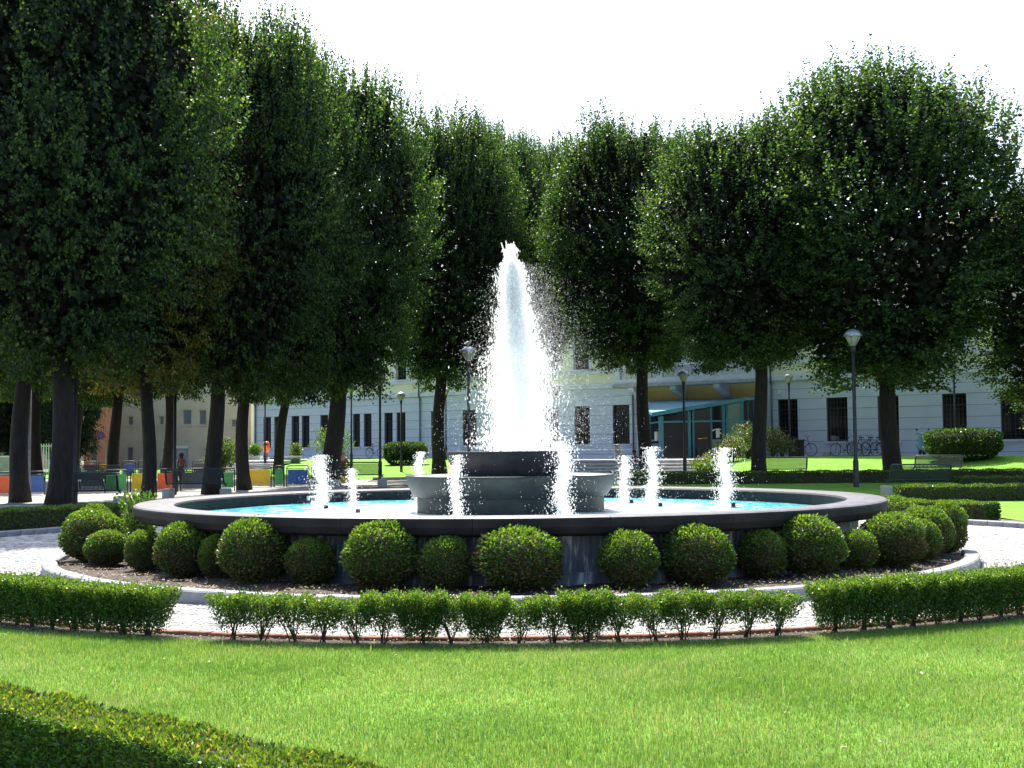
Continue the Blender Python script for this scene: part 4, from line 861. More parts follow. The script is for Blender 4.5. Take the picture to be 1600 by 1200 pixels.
for z in (1.06, 3.02): bar(P3(pB, z), P3(pC, z), .045)
bar(P3(lerp(pB, pC, .82), 2.05), P3(pC, 2.05), .035)
for t in (0, .5, 1.0):
    q = lerp(pC, pD, t); bar(P3(q, 1.02), P3(q, lerp(hC, hD, t)), .06); q = lerp(pB, pA, t)
    if t: bar(P3(q, 1.02), P3(q, lerp(hB, hA, t)), .06)
for z in (1.06, 2.05, 3.02): bar(P3(pC, z), P3(pD, z), .035); bar(P3(pB, z), P3(pA, z), .035)
def pane(p, q, z0, zp, zq, m, name='glass_pane'):
    n_ = Vector(((q - p).y, -(q - p).x, 0)).normalized() * .008; vs = [P3(p, z0) - n_, P3(q, z0) - n_, P3(q, zq) - n_, P3(p, zp) - n_]; vs += [v + 2 * n_ for v in vs]
    MB().add(vs, [(0, 1, 2, 3), (7, 6, 5, 4), (0, 4, 5, 1), (1, 5, 6, 2), (2, 6, 7, 3), (3, 7, 4, 0)]).build(name, m, E0)
for a, b, m in ((.03, .36, M['pane']), (.41, .63, M['pane']), (.63, .78, M['pane'])):
    pane(lerp(pB, pC, a), lerp(pB, pC, b), 1.1, 3.0, 3.0, m, 'door' if a == .41 else 'glass_pane'); pane(lerp(pB, pC, a), lerp(pB, pC, b), 3.05, hBC(a) - .02, hBC(b) - .02, m)
pane(lerp(pB, pC, .82), pC, 1.1, 2.02, 2.02, M['pane']); pane(lerp(pB, pC, .82), pC, 2.08, 3.0, 3.0, M['paneg']); pane(lerp(pB, pC, .82), pC, 3.05, hBC(.82) - .02, hBC(1) - .02, M['paneg'])
pane(pC, pD, 1.1, hC - .03, hD - .03, M['pane']); pane(pA, pB, 1.1, hA - .03, hB - .03, M['pane'])
q = lerp(pB, pC, .705) + Vector((0, -.05, 0))
MB().box(-.30, .30, -.03, .03, .02, 1.02, M=Matrix.Translation(P3(q, 1.04))).build('notice_panel', M['grey'], E0)
for i, (x0, x1, z) in enumerate(((-.16, .20, .84), (-.10, .24, .66), (-.18, .1, .62), (-.12, .22, .52))):
    MB().box(x0, x1, -.036, -.031, z, z + .03, M=Matrix.Translation(P3(q, 1.04))).build('printed_line', M['ink'], E0)
MB().box(-.10, .10, -.02, -.01, 1.10, 1.52, M=Matrix.Translation(P3(q, 1.04))).build('notice_sheet', M['paper'], E0)
for sg in (-1, 1):
    mb = MB(); mb.add([(sg * .11, -.015, 1.58), (sg * .11, -.015, 1.52), (sg * .30, -.015, 1.44), (sg * .30, -.015, 1.50), (sg * .11, -.02, 1.58), (sg * .11, -.02, 1.52), (sg * .30, -.02, 1.44), (sg * .30, -.02, 1.50)], [(0, 1, 2, 3), (7, 6, 5, 4), (0, 4, 5, 1), (1, 5, 6, 2), (2, 6, 7, 3), (3, 7, 4, 0)])
    mb.build('notice_sheet', M['paper'], E0, loc=P3(q, 1.04))
MB().box(-.10, .10, -.02, -.01, 1.50, 1.58, M=Matrix.Translation(P3(q, 1.04))).build('notice_sheet', M['paper'], E0)
q = lerp(pB, pC, .52) + Vector((0, -.08, 0)); MB().tube([P3(q, 2.1) + Vector((-.25, 0, 0)), P3(q, 2.14) + Vector((.25, 0, 0))], .02, 6).build('door_handle', M['yellow'], E0)
q = lerp(pB, pA, .18); MB().box(-.14, .14, -.16, -.15, 1.0, 1.5, M=Matrix.Translation(P3(q, 1.02))).build('notice_sheet', M['paper'], E0)

# ------------------------------------------------------------------ steps up to the entrance
def steps(name, x0, x1, y0, n, rise, run, zbase, top_depth, label, grow=0.0):
    t = empty(name, ((x0 + x1) / 2, y0, zbase), 0, label, 'steps'); w2 = (x1 - x0) / 2
    for i in range(n):
        e = grow * (n - 1 - i); d1 = run + (top_depth if i == n - 1 else 0.12)
        MB().box(-w2 - e, w2 + e, i * run, i * run + d1, -.3 if i == 0 else (i) * rise - .06, (i + 1) * rise - .05).build('riser', M['slate'] if False else M['concrete'], t)
        MB().box(-w2 - e, w2 + e, i * run - .03, i * run + d1 + (.0 if i == n - 1 else .0), (i + 1) * rise - .048, (i + 1) * rise, b=.008).build('tread', M['white'], t)  # treads in paler stone than the risers
    return t
steps('entrance_steps', gd(862, 57)[0], gd(1118, 57)[0], 57.2, 4, .158, .42, .43, 4.2, 'wide pale stone steps leading up to the teal entrance', .18)
patch('entrance_landing', lambda u, v: ((lambda X: (X, 62.8 + (76.8 - 0.753 * X - 62.8) * v))(2.0 + 8.8 * u)), 10, 10, M['white'], 0, hf=lambda X, Y: 1.045)
steps('side_steps', gd(372, 66)[0], gd(436, 66)[0], 64.0, 5, .14, .5, .43, 12, 'pale-treaded garden steps at the left before the planters', .2)

# ------------------------------------------------------------------ houses at the left
def house(name, px0, px1, D, ztop, m, label, wins, doors, zb=.3, roofh=1.6):
    a = W3(px0, D); b = W3(px1, D); t = empty(name, (a.x, D, zb), 0, label, 'house'); L = b.x - a.x; k = D / 1900
    def xx(px): return (px - px0) * k
    ops = [(xx(p0), xx(p1), hz(y1, D, p0) - zb, hz(y0, D, p0) - zb, 0) for p0, p1, y0, y1 in wins] + [(xx(p0), xx(p1), 0.0, hz(y0, D, p0) - zb, 1) for p0, p1, y0 in doors]
    ops.sort(); cols = sorted(set([0, L] + [o_[0] for o_ in ops] + [o_[1] for o_ in ops])); mb = MB(); H = ztop - zb
    for c0, c1 in zip(cols[:-1], cols[1:]):
        z = 0
        for o_ in sorted([o_ for o_ in ops if o_[0] < (c0 + c1) / 2 < o_[1]], key=lambda q: q[2]):
            if o_[2] > z: mb.box(c0, c1, 0, .35, z, o_[2])
            z = o_[3]
        mb.box(c0, c1, 0, .35, z, H)
    mb.box(0, .35, .35, 9, 0, H).box(L - .35, L, .35, 9, 0, H).box(0, L, 9, 9.3, 0, H); mb.build('wall', m, t)
    MB().add([(-.4, -.5, H), (L + .4, -.5, H), (L + .4, 9.8, H), (-.4, 9.8, H), (-.4, 4.6, H + roofh), (L + .4, 4.6, H + roofh)], [(0, 1, 5, 4), (2, 3, 4, 5), (0, 4, 3), (1, 2, 5), (0, 3, 2, 1)]).build('roof', M['tile'], t)
    for a_, b_, z0, z1, kd in ops:
        if kd:
            n_ = int((z1 - .25) / .12); f = MB().box(a_, b_, .16, .2, 0, z1 - .25).build('garage_shutter', M['rollup'], t)
            for i in range(n_): MB().box(a_ + .02, b_ - .02, .13, .159, i * .12 + .012, i * .12 + .108).build('shutter_slat', M['rollup'], f)
            MB().box(a_, b_, .05, .2, z1 - .249, z1).build('shutter_box', M['paper'], t)
        else:
            f = MB().box(a_, a_ + .08, .1, .18, z0, z1).box(b_ - .08, b_, .1, .18, z0, z1).box(a_ + .08, b_ - .08, .1, .18, z0, z0 + .08).box(a_ + .08, b_ - .08, .1, .18, z1 - .08, z1).build('window', M['beige'], t)
            MB().box(a_ + .08, b_ - .08, .13, .15, z0 + .08, z1 - .08).build('pane', M['slate'], f); MB().box(a_ - .08, b_ + .08, -.06, .09, z0 - .08, z0 - .001).build('sill', M['beige'], f)
    return t
house('plain_house', 168, 392, 95, 9.0, M['beige'], 'plain grey-beige house with roller shutters behind the left trees', [(199, 208, 650, 665), (198, 208, 698, 726), (248, 256, 650, 664), (285, 299, 640, 664), (360, 372, 655, 668), (310, 322, 640, 664)], [(254, 294, 696), (350, 369, 696)])
house('orange_house', 131, 166, 92, 7.5, M['orange'], 'small orange house beside the plain beige house', [(143, 152, 694, 724)], [])
house('far_house', -80, 60, 100, 7.0, M['beige'], 'pale house hidden behind the dark evergreens at the far left', [(0, 10, 670, 690)], [])
# low wall and railings
q0, q1 = gd(-60, 60), gd(24, 60); t = empty('low_wall', (q0[0], 60, .4), 0, 'low pale wall at the far left behind the trees', 'wall')
MB().box(0, q1[0] - q0[0], 0, .25, 0, 1.05).build('wall_body', M['concrete'], t); MB().box(-.03, q1[0] - q0[0] + .03, -.04, .29, 1.05, 1.12, b=.01).build('coping', M['white'], t)
q0, q1 = gd(60, 66), gd(112, 66); t = empty('railing_fence', (q0[0], 66, .4), 0, 'white upright railings behind the trees at the left', 'fence'); L = q1[0] - q0[0]
pk = MB().box(-.02, .02, -.015, .015, 0.05, 1.75).mesh('picket', M['white']); x = 0
while x < L: link('picket', pk, t, (x, 0, 0)); x += .14
MB().box(0, L, -.02, .02, .2, .25).box(0, L, -.02, .02, 1.6, 1.65).build('rail', M['white'], t)

# ------------------------------------------------------------------ lamp posts
def make_lamp():
    t = empty('lamp_post', (0, 0, 0), 0, 'x', 'street lamp', 'black lamp posts with domed caps round the square')
    MB().lathe([(.10, -.05), (.10, .9), (.085, .95), (.065, 1.0), (.062, 4.75), (.0, 4.75)], 12).build('post', M['black'], t)
    MB().lathe([(.0, 4.70), (.075, 4.72), (.09, 4.80), (.10, 4.92), (.0, 4.93)], 14).build('collar', M['black'], t)
    MB().lathe([(.095, 4.93), (.27, 5.24), (.27, 5.26), (.0, 5.262)], 18).build('glass_shade', M['lampglass'], t)
    rb = MB()
    for k in range(6): a = k * math.pi / 3; rb.tube([(.10 * math.cos(a), .10 * math.sin(a), 4.93), (.278 * math.cos(a), .278 * math.sin(a), 5.25)], .009, 4)
    rb.build('shade_ribs', M['black'], t)
    MB().lathe([(.31, 5.262), (.32, 5.285), (.30, 5.35), (.25, 5.42), (.17, 5.48), (.08, 5.52), (.0, 5.53)], 18).build('cap', M['cap'], t); return t
lamp0 = make_lamp()
lamps = [(1337, 42, 513, 'nearest and tallest lamp post on the right, before the broadest tree'), (1070, 55, 578, 'lamp post standing before the teal entrance steps'), (1235, 62, 583, 'lamp post before the first window right of the entrance'),
 (1494, 59, 569, 'lamp post behind the tall block hedge on the right'), (594, 52, 583, 'lamp post left of the dark block hedge'), (627, 58, 612, 'lamp post in front of the dark block hedge, cap in the leaves'),
 (733, 46, 540, 'lamp post just left of the central jet with a bird on its cap'), (870, 66, 600, 'faint lamp post seen through the spray right of the central jet'), (697, 70, 605, 'lamp post half hidden behind the trunk left of the jet'),
 (273, 41, 562, 'lamp post behind the left end of the pool'), (117, 36, 510, 'lamp post at the left next to the shaded bench'), (549, 63, 600, 'thin lamp post behind the thick trunk, near the leafy shrub'), (414, 66, 615, 'lamp post by the red litter bin at the left')]
for i, (px, D, yt, lab) in enumerate(lamps):
    t = lamp0 if i == 0 else copy_tree(lamp0); X, _ = gd(px, D); g = G(X, D); t.location = (X, D, g); s_ = (hz(yt, D, px) - g) / 5.55; t.scale = (1.0 * s_, 1.0 * s_, s_) if i == 0 else (s_, s_, s_); t['label'] = lab
X, D = gd(733, 46); z = hz(540, 46, 733)
pg = empty('pigeon', (X, 46, z), 0.6, 'grey pigeon perched on the lamp post cap left of the jet', 'bird')
MB().ball((0, 0, .10), (.13, .06, .07), 12, 8).ball((.11, 0, .18), (.04, .035, .045), 8, 6).tube([(.08, 0, .12), (.11, 0, .17)], [.045, .035], 8).tube([(-.08, 0, .09), (-.22, 0, .05)], [.04, .015], 6).build('body', M['grey'], pg)
MB().tube([(.14, 0, .18), (.17, 0, .172)], [.012, .003], 5).build('beak', M['slate'], pg); MB().tube([(0, .02, .05), (0, .02, 0)], .006, 4).tube([(0, -.02, .05), (0, -.02, 0)], .006, 4).build('legs', M['red'], pg)
# plain grey pole
X, D = gd(45, 39); t = empty('grey_pole', (X, D, G(X, D)), 0, 'slim pale grey pole between the two left trunks', 'pole')
MB().lathe([(.075, -.05), (.075, .5), (.06, .55), (.055, 5.2), (0, 5.2)], 10).build('post', M['grey'], t); MB().lathe([(.0, 5.2), (.12, 5.22), (.2, 5.5), (.14, 5.6), (0, 5.62)], 12).build('lamp_head', M['grey'], t)

# ------------------------------------------------------------------ benches
def make_bench():
    t = empty('park_bench', (0, 0, 0), 0, 'x', 'bench', 'metal mesh benches with concrete ends'); L = 1.85
    for sg in (-1, 1): MB().box(sg * L / 2 - .13, sg * L / 2 + .13, -.26, .26, -.04, .27, b=.02).build('concrete_block', M['concrete'], t)
    me = MB(); n = 52
    for i in range(n + 1): x = -L / 2 + L * i / n; me.box(x - .010, x + .010, -.27, .18, .425, .437)
    for y in (-.27, -.05, .18): me.tube([(-L / 2, y, .425), (L / 2, y, .425)], .014, 6)
    me.build('seat', M['green'], t); me = MB()
    for i in range(n + 1): x = -L / 2 + L * i / n; me.add([(x - .010, .20, .46), (x + .010, .20, .46), (x + .010, .34, .86), (x - .010, .34, .86), (x - .010, .212, .456), (x + .010, .212, .456), (x + .010, .352, .856), (x - .010, .352, .856)], [(0, 1, 2, 3), (7, 6, 5, 4), (0, 4, 5, 1), (1, 5, 6, 2), (2, 6, 7, 3), (3, 7, 4, 0)])
    me.tube([(-L / 2, .21, .44), (L / 2, .21, .44)], .014, 6); me.build('backrest', M['green'], t)
    MB().tube([(-L / 2, -.05, .36), (-L / 2, .19, .43), (-L / 2, .36, .86), (-L / 2 + .06, .37, .90), (L / 2 - .06, .37, .90), (L / 2, .36, .86), (L / 2, .19, .43), (L / 2, -.05, .36)], .026, 8).build('back_frame', M['green'], t); return t
b0 = make_bench()
benches = [(1432, 37, 183, 'nearest bench at the right, seen from behind the pool rim'), (1463, 49, 178, 'sunlit bench behind the nearest right one, by the lawn edge'), (1222, 48.3, 176, 'bench with pale seat right of the slim trunk at the right'),
           (136, 34.6, 184, 'shaded dark bench at the left beside the lamp post'), (308, 39, 178, 'bench by the rough trunk behind the left pool end'), (560, 46.0, 172, 'bench behind the two left water jets'), (142, 44, 0, 'pale-backed bench farther behind the shaded left bench')]
for i, (px, D, rz, lab) in enumerate(benches):
    t = b0 if i == 0 else copy_tree(b0); X, _ = gd(px, D); t.location = (X, D, G(X, D) + .01); t.rotation_euler[2] = R(rz if i != 0 else 183); t['label'] = lab

# ------------------------------------------------------------------ coloured barriers
def barrier(px0, px1, D, m, lab, D2=None):
    a = Vector(gd(px0, D)); b = Vector(gd(px1, D2 or D)); L = (b - a).length; t = empty('barrier', (a.x, a.y, G(a.x, a.y)), math.atan2((b - a).y, (b - a).x), lab, 'barrier', 'tubular barriers with coloured panels')
    MB().tube([(.03, 0, -.03), (.03, 0, .74), (.10, 0, .80), (L - .10, 0, .80), (L - .03, 0, .74), (L - .03, 0, -.03)], .022, 8).build('tube_frame', M['green'], t)
    MB().box(.07, L - .07, -.012, .012, .10, .66, b=.004).build('panel', m, t)
    MB().tube([(.03, 0, .70), (L - .03, 0, .70)], .012, 6).build('rail', M['green'], t)
for q in [(-30, 21, 41, 'red', 'orange-red barrier panel at the far left edge'), (44, 72, 41.5, 'blue', 'blue barrier panel between the two leftmost trunks'), (96, 120, 42, 'red', 'narrow red barrier panel behind the left lamp post'),
          (124, 162, 46, 'slate', 'slate grey barrier panel left of the green one'), (163, 201, 42.5, 'greenp', 'green barrier panel left of the curved trunk'), (203, 241, 43, 'yellow', 'yellow barrier panel crossed by the curved trunk'), (243, 279, 43, 'red', 'orange-red barrier panel right of the curved trunk'),
          (281, 322, 43.3, 'slate', 'slate barrier panel behind the left pool end'), (344, 368, 43.6, 'greenp', 'green barrier panel right of the rough trunk'), (369, 379, 44, 'red', 'very narrow orange barrier panel beside the forked trunk'),
          (381, 425, 46, 'yellow', 'yellow barrier panel right of the forked trunk'), (427, 445, 46, 'greenp', 'narrow green barrier panel under the slim leaning trunk'), (447, 484, 46, 'blue', 'blue barrier panel left of the wide water jet'),
          (486, 520, 46.3, 'maroon', 'maroon barrier panel behind the wide water jet'), (531, 549, 46.6, 'yellow', 'small yellow barrier panel between the left water jets'),
          (133, 152, 57, 'maroon', 'maroon panel in the far row of barriers'), (153, 187, 57, 'yellow', 'yellow panel in the far row of barriers'), (190, 213, 57, 'blue', 'blue panel in the far row of barriers'),
          (215, 245, 57, 'slate', 'slate panel in the far row of barriers'), (250, 285, 57, 'greenp', 'green panel in the far row of barriers'), (300, 343, 57, 'slate', 'empty looking grey panel in the far row near the rough trunk')]:
    barrier(q[0], q[1], q[2], M[q[3]], q[4])

# ------------------------------------------------------------------ no parking sign, bin, planters, shrubs
X, D = gd(157, 58); t = empty('no_parking_sign', (X, D, .43), 0, 'round blue and red no parking sign before the orange house', 'sign'); zc_ = hz(680, D, 157) - .43
MB().tube([(.25, 0, 0), (.25, 0, zc_ - .5), (0, 0.03, zc_ - .3), (0, .03, zc_)], .03, 8).build('post', M['grey'], t)
Rx = Matrix.Translation((0, 0, zc_)) @ Matrix.Rotation(R(90), 4, 'X')
def dsk(r0, r1, z0, z1, m, name):
    mb = MB(); mb.lathe([(r0, z0), (r0, z1), (r1, z1), (r1, z0)] if r0 else [(0, z0), (r1, z0), (r1, z1), (0, z1)], 24); mb.v = [tuple(Rx @ Vector(v)) for v in mb.v]; mb.build(name, m, t)
dsk(0, .145, 0, .02, M['blue'], 'disc'); dsk(.14, .195, 0, .03, M['maroon'], 'red_ring')
MB().box(-.14, .14, -.024, .024, .021, .028, M=Rx @ Matrix.Rotation(R(45), 4, 'Z')).build('red_bar', M['maroon'], t)
X, D = gd(416, 68); t = empty('litter_bin', (X, D, G(X, D)), 0, 'orange-red litter bin on a post before the left windows', 'litter bin'); g_ = G(X, D); z1 = hz(690, D, 416) - g_
MB().tube([(0, .2, 0), (0, .2, z1)], .03, 8).build('post', M['black'], t); MB().lathe([(0, z1 - .62), (.15, z1 - .60), (.20, z1 - .25), (.20, z1 - .12), (.12, z1), (0, z1 + .02)], 14).build('bin_body', M['red'], t); MB().box(-.11, .11, -.225, -.18, z1 - .20, z1 - .13).build('bin_slot', M['black'], t)
X, D = gd(966, 62); t = empty('litter_bin', (X, D, 1.05), 0, 'dark litter bin on top of the entrance steps', 'litter bin'); t.location[2] = 1.06
MB().lathe([(0, 0), (.17, 0), (.2, .05), (.2, .68), (.22, .70), (.22, .76), (.0, .78)], 14).build('bin_body', M['slate'], t); MB().lathe([(.205, .3), (.212, .3), (.212, .36), (.205, .36)], 14).build('bin_band', M['grey'], t)
for px0, px1, D, lab in ((388, 408, 72, 'square white planter with a leafy bush at the left steps'),):
    a, b = gd(px0, D), gd(px1, D); g_ = G((a[0] + b[0]) / 2, D); t = empty('planter', ((a[0] + b[0]) / 2, D, g_ + .02), 0, lab, 'planter'); w2 = (b[0] - a[0]) / 2
    mb = MB(); mb.add([(-w2 * .85, -w2 * .85, 0), (w2 * .85, -w2 * .85, 0), (w2 * .85, w2 * .85, 0), (-w2 * .85, w2 * .85, 0), (-w2, -w2, .62), (w2, -w2, .62), (w2, w2, .62), (-w2, w2, .62)], [(0, 1, 5, 4), (1, 2, 6, 5), (2, 3, 7, 6), (3, 0, 4, 7), (3, 2, 1, 0), (4, 5, 6, 7)]); mb.box(-w2 - .03, w2 + .03, -w2 - .03, w2 + .03, .622, .70, b=.01).build('pot', M['white'], t)
    bushy('potted_bush', ((a[0] + b[0]) / 2, D, g_ + .68), .42, .42, .75, 1400, .09, [M['box'], M['boxtop']], 'leafy bush growing in the white planter', 'plant', seed=6)
for px0, px1, D, lab in ((440, 471, 70, 'long grey stone trough before the left windows'), (403, 420, 73, 'small dark stone table by the red bin')):
    a, b = gd(px0, D), gd(px1, D); g_ = G((a[0] + b[0]) / 2, D); t = empty('stone_trough', ((a[0] + b[0]) / 2, D, g_), 0, lab, 'trough'); w2 = (b[0] - a[0]) / 2
    MB().box(-w2 * .85, w2 * .85, -.2, .2, 0, .32).build('base', M['slate'], t); MB().box(-w2, w2, -.28, .28, .322, .45, b=.02).build('basin', M['concrete'], t)
def sh(px, D, rx, h, lab, seed, n=2600, mats=None, name='leafy_shrub', ls=.11, cat='shrub', group=None, **k):
    X, _ = gd(px, D); return bushy(name, (X, D, G(X, D)), rx, rx * .8, h, n, ls, mats or [M['box'], M['rose']], lab, cat, group, seed, **k)
sh(520, 74, 1.35, 2.1, 'tall leafy shrub by the wall behind the thick trunk', 21)
sh(347, 58, .8, 2.0, 'slim leafy shrub behind the rough trunk', 22); sh(462, 74, .4, 1.2, 'small dark shrub above the stone trough', 23, 900)
rl = ['low rose bush at the left foot of the entrance bed', 'rose bush right of the entrance steps with pink blooms', 'tall rose bush before the right glass of the porch', 'rose bush left of the slim trunk', 'rose bush just right of the slim trunk', 'last rose bush toward the parked black cargo bicycle']
for i, (px, D, rx, h) in enumerate([(1097, 58, .75, .75), (1118, 59, .8, 1.0), (1145, 60, .8, 1.35), (1168, 61, .8, 1.9), (1208, 61.5, .7, 1.7), (1222, 62, .8, 1.2)]):
    sh(px, D, rx, h, rl[i], 31 + i, 1500, [M['rose'], M['petal'], M['box']], 'rose_bush', .09, 'rose bush', 'rose bushes by the entrance', probs=[.66, .08, .26], shell=.35)
sh(1105, 56.6, .7, .55, 'feathery low green plant in front of the rose bushes', 51, 900, [M['box'], M['boxtop']])

# ------------------------------------------------------------------ bicycles and scooter
def bicycle(px, D, rz, lab, m):
    X, _ = gd(px, D); t = empty('bicycle', (X, D, G(X, D) + .012), rz, lab, 'bicycle', 'bicycles parked along the building')
    for x in (-.52, .52):
        w_ = MB(); w_.tube([(x + .33 * math.cos(a), 0, .34 + .33 * math.sin(a)) for a in np.linspace(0, 2 * math.pi, 25)], .017, 6, cap=False); wo = w_.build('wheel', M['tyre'], t)
        s2 = MB()
        for k in range(10): a = k * math.pi / 5; s2.tube([(x, 0, .34), (x + .32 * math.cos(a), 0, .34 + .32 * math.sin(a))], .003, 3)
        s2.tube([(x, -.04, .34), (x, .04, .34)], .02, 6); s2.build('spokes', M['grey'], wo)
    f = MB(); bb = (-.08, 0, .30); st = (-.22, 0, .80); hd = (.36, 0, .84); h2 = (.40, 0, .68)
    for a, b in ((bb, st), (st, hd), (bb, h2), (hd, (.52, 0, .34)), (bb, (-.52, 0, .34)), (st, (-.52, 0, .34)), (hd, (.34, 0, 1.0))): f.tube([a, b], .016, 6)
    f.build('frame', m, t)
    MB().tube([(.30, -.28, 1.02), (.36, -.2, 1.04), (.34, 0, 1.0), (.36, .2, 1.04), (.30, .28, 1.02)], .013, 6).build('handlebar', M['black'], t)
    MB().ball((-.26, 0, .93), (.14, .07, .035), 10, 6).tube([st, (-.25, 0, .92)], .013, 6).build('saddle', M['black'], t)
    MB().tube([(-.08, -.08, .30), (-.08, .08, .30)], .03, 8).tube([(-.08, .09, .3), (.04, .09, .18)], .01, 5).tube([(-.08, -.09, .3), (-.2, -.09, .42)], .01, 5).build('pedals', M['black'], t)
    MB().tube([(-.52 + .38 * math.cos(a), 0, .34 + .38 * math.sin(a)) for a in np.linspace(.4, 2.6, 9)], .018, 5).build('mudguard', M['slate'], t); return t
def wd(px, off): r = (px - 800) / 1900; D = (6973 - 113.7 * off) / (90.8 + 68.4 * r); return D
for px, off, rz, lab, m in ((1319, 1.6, 2.2, 'bicycle with a basket, leftmost in the rack', 'slate'), (1342, 1.6, 2.0, 'bicycle second from the left in the rack', 'grey'), (1354, 1.5, 2.5, 'bicycle third from the left in the rack', 'black'), (1366, 1.5, 2.1, 'bicycle rightmost in the rack, by the thick trunk', 'blue'),
                            (1253, 1.4, -WA, 'lone bicycle half behind a black box near the roses', 'black'), (586, 1.8, -WA, 'lone bicycle by the left block hedge', 'grey')):
    b_ = bicycle(px, wd(px, off), rz, lab, M[m])
    if 'basket' in lab: MB().box(.42, .72, -.16, .16, .80, 1.04, b=.02).build('basket', M['slate'], b_)
X, D = gd(1245, wd(1245, 1.9)); t = empty('black_box', (X, D, G(X, D) + .012), -WA, 'tall black cabinet beside the lone bicycle at the roses', 'cabinet')
MB().box(-.34, .34, -.22, .22, 0, .82, b=.02).build('body', M['black'], t); MB().box(-.37, .37, -.25, .25, .822, .87, b=.01).build('lid', M['black'], t)
X, D = gd(1345, wd(1345, 1.5)); t = empty('bike_rack', (X, D, G(X, D) + .012), -WA, 'low metal rack holding the parked bicycles', 'bicycle rack')
rk = MB()
for i in range(13): x = -1.5 + i * .25; rk.tube([(x, -.2, 0), (x, -.2, .32), (x, .2, .32), (x, .2, 0)], .010, 5)
rk.build('hoops', M['grey'], t); MB().tube([(-1.6, -.2, .03), (1.6, -.2, .03)], .02, 6).tube([(-1.6, .2, .03), (1.6, .2, .03)], .02, 6).build('base_rail', M['grey'], t); MB().box(-1.95, -1.62, -.2, .2, 0, .24, b=.02).build('end_block', M['concrete'], t)
X, D = gd(1441, 58.2); t = empty('scooter', (X, D, G(X, D) + .012), R(-100), 'pale blue motor scooter parked by the block hedge', 'scooter')
for x, nm in ((.62, 'front'), (-.55, 'rear')):
    MB().tube([(x + .19 * math.cos(a), 0, .22 + .19 * math.sin(a)) for a in np.linspace(0, 2 * math.pi, 17)], .05, 8, cap=False).build('wheel', M['tyre'], t)
MB().tube([(.62, 0, .40), (.50, 0, .75), (.42, 0, 1.02)], .03, 8).build('fork', M['grey'], t)
mb = MB(); mb.add([(.52, -.24, .32), (.52, .24, .32), (.40, .22, .98), (.40, -.22, .98), (.60, -.12, .34), (.60, .12, .34), (.48, .12, 1.0), (.48, -.12, 1.0)], [(0, 1, 2, 3), (4, 7, 6, 5), (0, 3, 7, 4), (1, 5, 6, 2), (3, 2, 6, 7), (0, 4, 5, 1)]); mb.build('leg_shield', M['scoot'], t)
MB().ball((.64, 0, .36), (.24, .11, .13), 12, 8).build('front_mudguard', M['scoot'], t)
MB().box(-.15, .52, -.17, .17, .24, .31, b=.02).build('footboard', M['slate'], t)
MB().ball((-.45, 0, .50), (.42, .20, .26), 14, 8).build('rear_body', M['scoot'], t); MB().ball((-.38, 0, .76), (.36, .14, .08), 12, 6).build('saddle', M['black'], t)
MB().ball((.42, 0, 1.03), (.13, .12, .10), 10, 6).build('headset', M['scoot'], t); MB().tube([(.38, -.34, 1.06), (.42, 0, 1.04), (.38, .34, 1.06)], .018, 6).build('handlebar', M['black'], t)
MB().ball((.53, 0, 1.03), (.04, .07, .07), 10, 6).build('headlight', M['lampglass'], t)
for sg in (-1, 1): MB().tube([(.38, sg * .2, 1.06), (.36, sg * .26, 1.22)], .008, 5).ball((.36, sg * .27, 1.26), (.015, .06, .04), 8, 5).build('mirror', M['black'], t)

